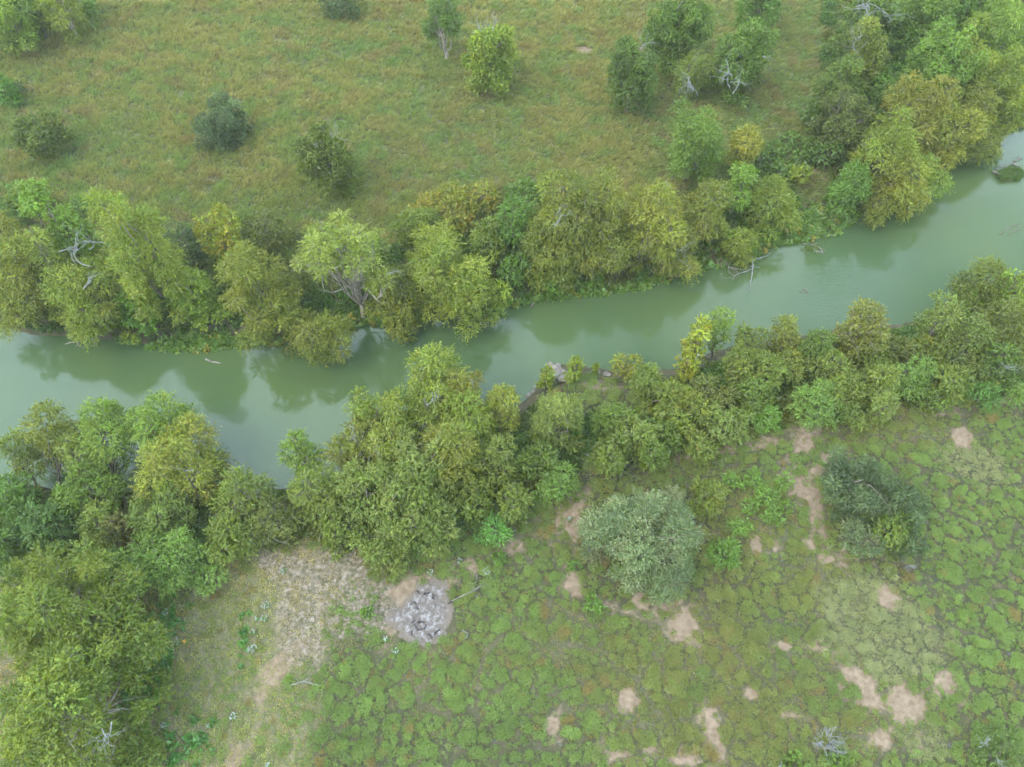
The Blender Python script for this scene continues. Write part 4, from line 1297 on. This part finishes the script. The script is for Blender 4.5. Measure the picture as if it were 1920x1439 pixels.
# --- undergrowth beneath the riverside trees
ux, uy = jitter_points(-90, 90, 4, 112, 3.2)
d_ = river_d(ux, uy)
nor = north_of(ux, uy)
WOOD = [tuple(at(u, v)[:2]) for u, v in [(1540, -60), (1545, 120), (1520, 330), (1600, 380), (1780, 300), (2060, 180), (2300, -60)]]
GAP = [tuple(at(u, v)[:2]) for u, v in [(1490, 270), (1560, 260), (1560, 420), (1490, 420)]]
THK = [tuple(at(u, v)[:2]) for u, v in [(-200, 900), (-200, 1080), (60, 1075), (330, 1075), (480, 1020), (640, 1020), (760, 1040), (860, 985), (1000, 930), (1120, 855), (1290, 850), (1470, 800),
                                         (1620, 755), (1800, 752), (2100, 720), (2100, 400), (1750, 590), (1300, 690), (1200, 770), (1000, 760), (500, 900)]]
edge = 8.0 + (fbm(ux, uy, 7, 2, 90) - .5) * 5
keep = in_view(ux, uy, 10) & (d_ > .3) & ((nor & ((d_ < edge) | inside(WOOD, ux, uy)) & ~inside(GAP, ux, uy)) | (~nor & inside(THK, ux, uy)))
pt = at(1140, 735)
keep &= np.hypot(ux - pt[0], uy - pt[1]) > 3.0
land = at(340, 615)
keep &= ~((np.abs(ux - land[0]) < 6.0) & (np.abs(uy - land[1]) < 2.6) & (RS.random(len(ux)) < .45))
ux, uy, d_ = ux[keep], uy[keep], d_[keep]
n = len(ux)
k1 = fbm(ux, uy, 4, 3, 91)
tint = mixcol(lin(104, 138, 74, KG), lin(132, 138, 76, KG), np.clip((k1 - .35) * 3 + RS.normal(size=n) * .2, 0, 1))
tint *= np.exp(RS.normal(0, .14, (n, 1)))
under_c = variant_collection('undergrowth_plant', [mound(np.random.default_rng(800 + i), 150, .62, .62, .24, .15, .6) for i in range(6)])
s_ = RS.uniform(.6, 1.4, n) * np.clip(.55 + d_ * .15, .55, 1)
scatter('undergrowth', 'tangled green undergrowth beneath the riverside trees', under_c, np.stack([ux, uy, height(ux, uy, d_) - .05], 1), scl3(s_, s_ * RS.uniform(.8, 1.5, n)), rotz(n, .2), RS.integers(0, 6, n), tint, 6)

# --- large-leaved weeds along the water of the far bank
bx_, by_ = jitter_points(-90, 90, 20, 112, 22)
d_ = river_d(bx_, by_)
keep = in_view(bx_, by_) & north_of(bx_, by_) & (d_ > -.25) & (d_ < 3.4)
bx_, by_, d_ = bx_[keep], by_[keep], d_[keep]
w_ = np.clip(blob(bx_, by_, 385, 638, 130, 26, 0, .4, .3) + blob(bx_, by_, 1050, 550, 120, 22, .1, .4, .3) + blob(bx_, by_, 1180, 530, 80, 18, .15, .5, .3)
             + blob(bx_, by_, 1540, 415, 70, 36, .3, .4, .3) + blob(bx_, by_, 1460, 440, 50, 18, .3, .5, .3) + .6 * (fbm(bx_, by_, 4, 2, 95) > np.where(bx_ > -5, .36, .55)) * (d_ < np.where(bx_ > -5, 2.2, 1.2)), 0, 1)
mud = blob(bx_, by_, 1310, 505, 30, 12, .3, .4, .3)
keep = RS.random(len(bx_)) < w_ * (1 - mud)
bx_, by_, d_ = bx_[keep], by_[keep], d_[keep]
n = len(bx_)
tint = mixcol(lin(116, 158, 84, KG), lin(136, 162, 88, KG), RS.random(n)) * np.exp(RS.normal(0, .14, (n, 1)))
yl = RS.random(n) < .06
tint[yl] = lin(176, 166, 84, KG)
leafy_c = variant_collection('big_leaf_weed', [mound(np.random.default_rng(900 + i), 16, .34, .42, .36, .34, .35) for i in range(5)])
s_ = RS.uniform(.6, 1.15, n)
scatter('bank_weeds', 'large-leaved green weeds matting the far water edge', leafy_c, np.stack([bx_, by_, np.maximum(height(bx_, by_, d_), WZ)], 1), scl3(s_), rotz(n, .2), RS.integers(0, 5, n), tint, 5)

# --- dark leafy weeds under the edge of the corner trees
vx, vy = jitter_points(-34, -20, -4, 26, 10)
w_ = np.clip(blob(vx, vy, 285, 1230, 40, 110, -.1, .5, .3) + blob(vx, vy, 470, 1200, 18, 60, .2, .6, .4) * .7 + blob(vx, vy, 350, 1390, 50, 40, 0, .7, .4) * .6, 0, 1)
keep = RS.random(len(vx)) < w_ * .8
vx, vy = vx[keep], vy[keep]
n = len(vx)
tint = mixcol(lin(92, 148, 78, KG), lin(110, 158, 84, KG), RS.random(n)) * np.exp(RS.normal(0, .14, (n, 1)))
scatter('clearing_weeds', 'bright green broad weeds at the foot of the corner trees', leafy_c, np.stack([vx, vy, height(vx, vy)], 1), scl3(RS.uniform(.45, .9, n)), rotz(n, .2), RS.integers(0, 5, n), tint, 5)

# ----------------------------------------------------------------------------
# driftwood, fallen branches, dead bushes
# ----------------------------------------------------------------------------
def wood(name, label, cat, u, v, z, segs, mat, group=None, twigs=0, seed=0, lift=.05):
    """segs: [(du0, dv0, du1, dv1, r0, r1), ...] limbs given in photo pixels around (u, v), lying near height z"""
    rng = np.random.default_rng(4000 + seed)
    o = at(u, v, z)
    T = Tubes()
    for (a0, b0, a1, b1, r0, r1) in segs:
        p0 = at(u + a0, v + b0, z) - o
        p1 = at(u + a1, v + b1, z) - o
        p0[2] += lift
        p1[2] += lift * rng.uniform(.6, 2.5)
        pts = curve(rng, p0, p1, 6, .05)
        pts[:, 2] = np.maximum(pts[:, 2], .01)
        T.add(pts, r0, r1, 6)
        for _ in range(twigs):
            q = pts[rng.integers(2, 6)]
            d = unit(p1 - p0 + rng.normal(size=3) * np.linalg.norm(p1 - p0) * .55)
            d[2] = abs(d[2]) * .5 + .1
            ln = np.linalg.norm(p1 - p0) * rng.uniform(.25, .5)
            T.add(curve(rng, q, q + d * ln, 5, .1), r1 * .9, r1 * .3, 4)
            T.add(curve(rng, q + d * ln * .5, q + d * ln * .6 + rng.normal(size=3) * ln * .35 * np.array([1, 1, .4]), 4, .1), r1 * .6, r1 * .25, 3)
    ob = T.build(name, mat)
    ob.location = tuple(o)
    tag(ob, label, cat, group)
    return ob


wood('driftwood_log', 'short pale log floating near the grassy landing of the far bank', 'log', 400, 678, WZ, [(-14, -4, 14, 4, .12, .07), (-14, -4, -2, 3, .10, .05)], M_DRIFT, seed=1)
wood('driftwood_log', 'pale stump log sticking out from the leafy weeds', 'log', 998, 572, WZ, [(2, -8, -2, 7, .14, .11)], M_DRIFT, seed=2, lift=.15)
wood('bleached_snag', 'bleached fallen trunk with side limbs off the muddy shore', 'driftwood', 1408, 510, WZ, [(0, -32, -2, 24, .11, .04), (0, -18, 28, -26, .06, .03), (-2, -2, -36, 18, .06, .02), (-2, -8, 16, -4, .04, .015)], M_DEAD, twigs=2, seed=3, lift=.25)
wood('driftwood_brush', 'grey-brown brush heap stranded beside the bleached trunk', 'driftwood', 1362, 500, WZ, [(-12, -12, 16, 12, .06, .03), (-14, 2, 12, -14, .06, .03), (-4, -16, 2, 16, .05, .02), (4, 4, 30, 10, .05, .02)], M_DRIFT, twigs=4, seed=4, lift=.2)
wood('driftwood_log', 'thin log lying along the leafy point of the far bank', 'log', 1545, 444, WZ, [(-20, 2, 18, -1, .08, .05)], M_DRIFT, seed=5)
wood('driftwood_brush', 'small snag of sticks in the water off the leafy point', 'driftwood', 1526, 466, WZ, [(-22, -8, 10, -2, .05, .03), (0, 4, 18, 8, .08, .05), (8, -4, 14, 10, .05, .03)], M_DRIFT, twigs=2, seed=6)
wood('driftwood_brush', 'dark driftwood tangle on the grassy islet at the right edge', 'driftwood', 1885, 322, WZ, [(-24, 2, -10, 12, .12, .07), (10, -14, 26, -6, .15, .08), (-20, -2, 10, -12, .06, .03), (14, -18, 30, -22, .1, .05)], M_DRIFT, twigs=3, seed=7, lift=.15)
wood('driftwood_brush', 'sunken dark sticks in the water beside the fresh green willow', 'driftwood', 864, 600, WZ, [(-12, -2, 14, 6, .06, .03), (-6, 4, 10, -4, .05, .02)], M_BARK, twigs=1, seed=8)
wood('driftwood_brush', 'grey twigs dipping into the water at the left willows', 'driftwood', 150, 642, WZ, [(-26, 6, 20, 0, .05, .02), (-8, -4, 6, 14, .05, .02), (6, -6, 30, 4, .05, .02)], M_BARK_PALE, twigs=3, seed=9, lift=.2)


wood('driftwood_brush', 'dark sunken sticks in the open water below the islet', 'driftwood', 1893, 432, WZ, [(-20, 8, 14, -8, .06, .03), (-4, 10, 22, 0, .05, .02)], M_BARK, twigs=2, seed=10, lift=.03)
wood('driftwood_brush', 'small dark snag breaking the surface above the riffle', 'driftwood', 1508, 546, WZ, [(-9, 2, 9, -1, .05, .03), (-3, -4, 6, 4, .04, .02)], M_BARK, twigs=1, seed=11, lift=.03)


def fallen(name, label, u, v, segs, mat, twigs, seed, cat='branch', group=None):
    g = ground(u, v)
    return wood(name, label, cat, u, v, g[2] + .10, segs, mat, group, twigs, seed, .12)


fallen('fallen_branch', 'bare fallen branch with forked twigs beside the ash patch', 880, 1108, [(-32, 20, 20, -8, .05, .025), (0, 2, 38, -20, .03, .014), (-6, 6, 40, 8, .03, .014), (10, -4, 16, -30, .025, .012), (22, -10, 42, -34, .02, .01)], M_DRIFT, 3, 21)
fallen('fallen_branch', 'thin brown branch on the bare ground left of the ash patch', 735, 1140, [(-24, 6, 14, 2, .05, .02), (0, 4, 12, -14, .04, .015)], M_DRIFT, 2, 22)
fallen('fallen_branch', 'thin pale forked branch lying by the path in the clearing', 570, 1281, [(-26, 6, 10, -8, .035, .015), (-2, -2, 30, 4, .03, .012)], M_DEAD, 1, 23)
fallen('fallen_branch', 'long bare brown boughs fallen at the thicket behind the huge grey bush', 1150, 880, [(-60, -32, 10, 0, .12, .07), (0, -4, 46, -10, .06, .02), (6, 0, 50, 22, .06, .02), (-40, -20, 0, 22, .05, .02), (10, 0, 30, 34, .04, .015)], M_DRIFT, 4, 24)
fallen('fallen_branch', 'thin curled twig on the green field near the ash patch', 872, 1190, [(-4, -8, 6, 0, .03, .015), (6, 0, -2, 10, .025, .01)], M_DEAD, 1, 25)


def dead_bush(name, label, u, v, rx, h, seed, group=None, stems=9, depth=3, mat=None):
    rng = np.random.default_rng(6000 + seed)
    g = ground(u, v)
    a = rx * px_size(g)
    T = Tubes()
    for _ in range(stems):
        az = rng.uniform(0, 6.28)
        d = np.array([math.cos(az), math.sin(az), rng.uniform(.35, 1.4) * h / a])
        dead_branching(rng, T, np.array([0, 0, -.05]), d, a * rng.uniform(.4, .6), max(.016, a * .026), depth, 3, .05)
    ob = T.build(name, mat or M_DEAD)
    zs = np.array([v_.co.z for v_ in ob.data.vertices])
    ob.location = tuple(g)
    tag(ob, label, 'dead bush', group)


dead_bush('dead_bush', 'large pale grey leafless bush near the bottom edge', 1550, 1392, 46, 2.2, 1, stems=12)
dead_bush('dead_bush', 'tangle of grey dead twigs at the front of the four-part bush', 1700, 1058, 22, .7, 2, stems=8)
dead_bush('dead_bush', 'grey leafless bush between pale knee-high bushes and soil', 1465, 1045, 12, .7, 3, stems=7)
for k, (u, v, r_) in enumerate([(905, 1305, 8), (928, 1390, 9), (978, 1352, 8), (864, 1398, 7), (1140, 1405, 11), (1250, 1362, 8), (1205, 1290, 7), (1120, 1310, 7), (890, 1362, 7), (1780, 1400, 9), (1830, 1265, 11),
                                (1890, 1225, 9), (1870, 1115, 9), (1885, 1170, 8), (1790, 1000, 8), (1600, 1160, 6), (1000, 1295, 7), (1065, 1165, 8), (1890, 940, 7), (1520, 1245, 7), (1225, 1225, 7), (1050, 1395, 7)]):
    dead_bush('dead_weed', 'small grey dead weed poking out of the green near field', u, v, r_, .45, 20 + k, 'dead weeds in the near field', stems=6, depth=2)

# --- grassy islet at the right edge
ic = at(1893, 330, WZ)
th = np.linspace(0, 2 * math.pi, 36, endpoint=False)
rings = []
for q, zz in ((1.0, -.25), (.75, .12), (.4, .25), (.05, .3)):
    wob = 1 + .15 * np.sin(3 * th + 1) + .1 * np.sin(5 * th)
    rings.append(np.stack([1.75 * q * wob * np.cos(th), 1.0 * q * wob * np.sin(th) + .35 * q * np.cos(th), np.full(36, zz)], 1))
vv = np.concatenate(rings)
ff = [(r * 36 + j, r * 36 + (j + 1) % 36, (r + 1) * 36 + (j + 1) % 36, (r + 1) * 36 + j) for r in range(3) for j in range(36)] + [tuple(range(108, 144))]
islet = mesh_obj('islet', vv, ff, bark_material('islet_mud', (.06, .055, .03), (.13, .105, .06)), smooth=True)
islet.location = tuple(ic)
tag(islet, 'small muddy islet in the river at the right edge', kind='structure')
ia = RS.uniform(0, 6.283, 240)
ir = np.sqrt(RS.random(240)) * .95
ix, iy = 1.75 * ir * np.cos(ia), 1.0 * ir * np.sin(ia) + .35 * ir * np.cos(ia)
tint = mixcol(lin(104, 146, 76, KG), lin(126, 154, 84, KG), RS.random(240)) * .85
scatter('islet_grass', 'bright green grass growing on the river islet', grass_c, np.stack([ix + ic[0], iy + ic[1], np.full(240, WZ + .1)], 1), scl3(RS.uniform(.6, 1.1, 240)), rotz(240, .2), RS.integers(0, 6, 240), tint, 6)
sx_ = at(1520, 467, WZ)
scatter('snag_grass', 'tuft of green grass on the small snag of sticks', grass_c, np.array([sx_ + RS.normal(size=3) * np.array([.5, .3, 0]) for _ in range(26)]), scl3(RS.uniform(.5, .9, 26)), rotz(26, .2), RS.integers(0, 6, 26), mixcol(lin(116, 150, 76, KG), lin(140, 150, 84, KG), RS.random(26)), 6)

# ----------------------------------------------------------------------------
# rocks at the point, burnt ash patch, flowers
# ----------------------------------------------------------------------------
def rock(label, u, v, r, squash, seed, group=None, z=None):
    rng = np.random.default_rng(7000 + seed)
    import bmesh
    bm = bmesh.new()
    bmesh.ops.create_icosphere(bm, subdivisions=2, radius=1.0)
    nrm = unit(rng.normal(size=(7, 3)))
    cut = rng.uniform(.55, .85, 7)
    for w in bm.verts:
        p = np.array(w.co)
        for a_, b_ in zip(nrm, cut):
            q = p @ a_
            if q > b_:
                p = p - a_ * (q - b_)
        p = p * (1 + rng.normal() * .03)
        w.co = Vector(tuple(p * np.array([r * 1.25, r, r * squash])))
    me = bpy.data.meshes.new('rock')
    bm.to_mesh(me)
    bm.free()
    me.materials.append(M_ROCK)
    ob = bpy.data.objects.new('rock', me)
    COL.objects.link(ob)
    g = ground(u, v)
    ob.location = (g[0], g[1], max(g[2], WZ) + r * squash * .25)
    ob.rotation_euler = (0, 0, rng.uniform(0, 6))
    tag(ob, label, 'rock', group)


rock('largest pale flat rock on the point of the near bank', 1050, 703, .55, .45, 1)
for k, (u, v, r_) in enumerate([(1036, 688, .4), (1044, 692, .45), (1058, 712, .5), (1040, 700, .38), (1062, 700, .34), (1032, 684, .26), (1068, 716, .36), (1048, 684, .24), (1120, 700, .3), (1138, 702, .34), (1106, 708, .26), (1000, 735, .25), (992, 742, .28), (1004, 728, .22)]):
    rock('pale rock among the stones at the point of the near bank', u, v, r_, .6, 10 + k, 'pale rocks at the point')


def ash_material():
    m, nt, out = new_mat('ash_and_burnt_soil')
    L = nt.links.new
    tc = N(nt, 'ShaderNodeTexCoord')
    n0 = N(nt, 'ShaderNodeTexNoise')
    n0.inputs['Scale'].default_value, n0.inputs['Detail'].default_value, n0.inputs['Roughness'].default_value = 2.6, 10, .75
    n1 = N(nt, 'ShaderNodeTexNoise')
    n1.inputs['Scale'].default_value, n1.inputs['Detail'].default_value = 1.1, 6
    mp = N(nt, 'ShaderNodeMapping')
    mp.inputs['Location'].default_value = (5.3, 1.7, 2.2)
    L(tc.outputs['Object'], n0.inputs['Vector'])
    L(tc.outputs['Object'], mp.inputs['Vector'])
    L(mp.outputs['Vector'], n1.inputs['Vector'])
    r = N(nt, 'ShaderNodeValToRGB')
    e = r.color_ramp.elements
    e[0].position, e[0].color = .30, (.035, .032, .030, 1)
    e[1].position, e[1].color = .60, (.27, .250, .235, 1)
    q = e.new(.40)
    q.color = (.110, .090, .074, 1)
    q = e.new(.50)
    q.color = (.135, .112, .092, 1)
    L(n0.outputs['Fac'], r.inputs['Fac'])
    r2 = N(nt, 'ShaderNodeValToRGB')
    r2.color_ramp.elements[0].position, r2.color_ramp.elements[0].color = .66, (0, 0, 0, 1)
    r2.color_ramp.elements[1].position, r2.color_ramp.elements[1].color = .72, (1, 1, 1, 1)
    L(n1.outputs['Fac'], r2.inputs['Fac'])
    mx = N(nt, 'ShaderNodeMix', data_type='RGBA')
    L(r2.outputs['Color'], mx.inputs['Factor'])
    L(r.outputs['Color'], mx.inputs['A'])
    mx.inputs['B'].default_value = (.030, .027, .025, 1)
    p = N(nt, 'ShaderNodeBsdfPrincipled')
    p.inputs['Roughness'].default_value = 1
    rim = N(nt, 'ShaderNodeAttribute', attribute_name='rim')
    mr_ = N(nt, 'ShaderNodeMix', data_type='RGBA')
    mr_.inputs['B'].default_value = (.150, .118, .085, 1)
    L(rim.outputs['Fac'], mr_.inputs['Factor'])
    L(mx.outputs['Result'], mr_.inputs['A'])
    L(mr_.outputs['Result'], p.inputs['Base Color'])
    b = N(nt, 'ShaderNodeBump')
    b.inputs['Distance'].default_value = .1
    L(n0.outputs['Fac'], b.inputs['Height'])
    L(b.outputs['Normal'], p.inputs['Normal'])
    L(p.outputs[0], out.inputs[0])
    return m


ASH = [(812, 1088), (838, 1096), (845, 1110), (838, 1122), (850, 1135), (846, 1160), (838, 1180), (843, 1202), (822, 1206), (800, 1214), (776, 1212), (758, 1200), (742, 1196), (748, 1184), (730, 1172), (714, 1168), (722, 1150), (748, 1138), (762, 1120), (780, 1104), (778, 1092)]
ac = ground(790, 1152)
AP = [tuple(at(u, v, ac[2])[:2]) for u, v in ASH]
axs = np.arange(ac[0] - 4, ac[0] + 4, .11)
ays = np.arange(ac[1] - 4, ac[1] + 4, .11)
AX, AY = np.meshgrid(axs, ays)
wx_ = AX + (fbm(AX, AY, .8, 3, 97) - .5) * .7
wy_ = AY + (fbm(AX, AY, .8, 3, 98) - .5) * .7
ins = inside(AP, wx_, wy_)
dd_ = seg_dist(AP, AX, AY, True)
AZ = height(AX.ravel(), AY.ravel()).reshape(AX.shape) + .03 + np.clip(dd_ * .05, 0, .035) * (.3 + 1.6 * fbm(AX, AY, .45, 3, 99))
ai = np.arange(AX.size).reshape(AX.shape)
cellin = ins[:-1, :-1]
af = np.stack([ai[:-1, :-1][cellin], ai[:-1, 1:][cellin], ai[1:, 1:][cellin], ai[1:, :-1][cellin]], 1)
used = np.unique(af)
remap = np.full(AX.size, -1)
remap[used] = np.arange(len(used))
av = np.stack([AX.ravel(), AY.ravel(), AZ.ravel()], 1)[used] - ac
ash = mesh_obj('ash_patch', av, remap[af], ash_material(), smooth=True)
ash.location = tuple(ac)
a_ = ash.data.attributes.new('rim', 'FLOAT', 'POINT')
a_.data.foreach_set('value', (1 - sstep(.0, .7, dd_.ravel()[used] + (fbm(AX, AY, .5, 3, 96).ravel()[used] - .5) * .35)).astype(np.float32))
tag(ash, 'burnt patch of grey and white ash in the near field', 'ash patch')
for k, (u, v, a_, ln, r_) in enumerate([(790, 1168, .3, .5, .08), (798, 1176, 1.2, .4, .07), (780, 1176, 2.2, .45, .06), (820, 1186, .8, .5, .07), (788, 1182, .1, .35, .06), (812, 1120, 1.9, .4, .06), (800, 1114, .4, .5, .07), (772, 1188, 1.5, .35, .05),
                                        (806, 1194, 2.6, .4, .06), (783, 1112, 2.5, .35, .05), (846, 1130, .6, .5, .06), (776, 1166, .9, .3, .05)]):
    g = ground(u, v)
    rng = np.random.default_rng(8000 + k)
    T = Tubes()
    d = np.array([math.cos(a_), math.sin(a_), .1]) * ln / 2
    T.add(curve(rng, -d, d, 5, .1), r_, r_ * .6, 6)
    ob = T.build('charred_stick', M_CHAR)
    ob.location = (g[0], g[1], g[2] + .12)
    tag(ob, 'charred black stick lying in the ash patch', 'charcoal', 'charred sticks in the ash')

M_PETAL = leaf_material('white_petals', transl=.2)


def flower_clump(label, u, v, r, n, colr, group, seed):
    rng = np.random.default_rng(9000 + seed)
    g = ground(u, v)
    root = empty('flower_clump', g)
    tag(root, label, 'flowers', group)
    a = r * px_size(g)
    v1, f1, c1 = mound(rng, 60, a * .9, .28, .13, .07)
    mesh_obj('foliage', v1, f1, M_LEAF, root, col=c1 * lin(120, 160, 92, KG))
    m = n
    az, rr = rng.uniform(0, 6.28, m), np.sqrt(rng.random(m)) * a
    p = np.stack([np.cos(az) * rr, np.sin(az) * rr, .30 + rng.random(m) * .12], 1)
    vs = []
    for q in range(3):
        d = np.stack([np.cos(az + q * 1.05), np.sin(az + q * 1.05), np.zeros(m)], 1)
        nn = unit(np.array([0, 0, 1.0]) + rng.normal(size=(m, 3)) * .2)
        vs.append(leaf_quads(p - d * .04, d, nn, np.full(m, .085), np.full(m, .07)))
    vs = np.concatenate(vs)
    mesh_obj('blossom', vs, np.arange(len(vs)).reshape(-1, 3), M_PETAL, root, col=np.ones((len(vs), 3)) * colr)


for k, (u, v, r_, n_) in enumerate([(475, 1219, 9, 26), (439, 1345, 7, 20), (500, 1137, 8, 16), (335, 1204, 8, 14), (862, 1055, 5, 10), (913, 1074, 7, 14), (808, 1077, 7, 12), (532, 1072, 8, 12), (496, 1162, 7, 10), (311, 1361, 6, 12), (503, 1436, 6, 10),
                                    (724, 1200, 6, 10), (742, 1222, 6, 10), (312, 1151, 7, 10), (483, 1162, 4, 6), (392, 1362, 4, 5), (475, 1187, 5, 8), (1068, 975, 6, 9), (310, 1270, 4, 5)]):
    lab = {0: 'densest clump of white flowers, halfway down the left clearing', 1: 'white flower clump beside the lower end of the pale path', 2: 'white flower clump at the upper corner of the pale straw patch', 3: 'white flower clump at the dark weeds beside the corner trees',
           4: 'tiny white flower clump on the dirt track verge', 5: 'white flower clump by the tip of the forked fallen branch', 6: 'white flower clump just above the ash patch', 10: 'white flower clump at the bottom edge of the photograph', 17: 'white flower clump where the dirt track bends by the huge bush'}
    flower_clump(lab.get(k, 'small clump of white flowers in the clearing grass'), u, v, r_, n_, np.array([.28, .30, .27]), 'white flower clumps', k)
flower_clump('single tuft of orange flowers in the left clearing', 349, 1205, 4, 9, lin(226, 160, 60, .8), None, 77)

# ----------------------------------------------------------------------------
# humid air over the plain
# ----------------------------------------------------------------------------
def haze_box():
    m, nt, out = new_mat('haze_air')
    v = N(nt, 'ShaderNodeVolumePrincipled')
    v.inputs['Color'].default_value = (1.0, .98, .87, 1)
    v.inputs['Density'].default_value = 0.00035
    v.inputs['Anisotropy'].default_value = 0.2
    nt.links.new(v.outputs[0], out.inputs['Volume'])
    x, z0, z1 = 3300, -6.0, 62.5
    vs = [(-x, -x, z0), (x, -x, z0), (x, x, z0), (-x, x, z0), (-x, -x, z1), (x, -x, z1), (x, x, z1), (-x, x, z1)]
    o = mesh_obj('haze', vs, [(0, 3, 2, 1), (4, 5, 6, 7), (0, 1, 5, 4), (1, 2, 6, 5), (2, 3, 7, 6), (3, 0, 4, 7)], m)
    tag(o, 'thin pale haze in the humid air over the river', kind='stuff')


haze_box()
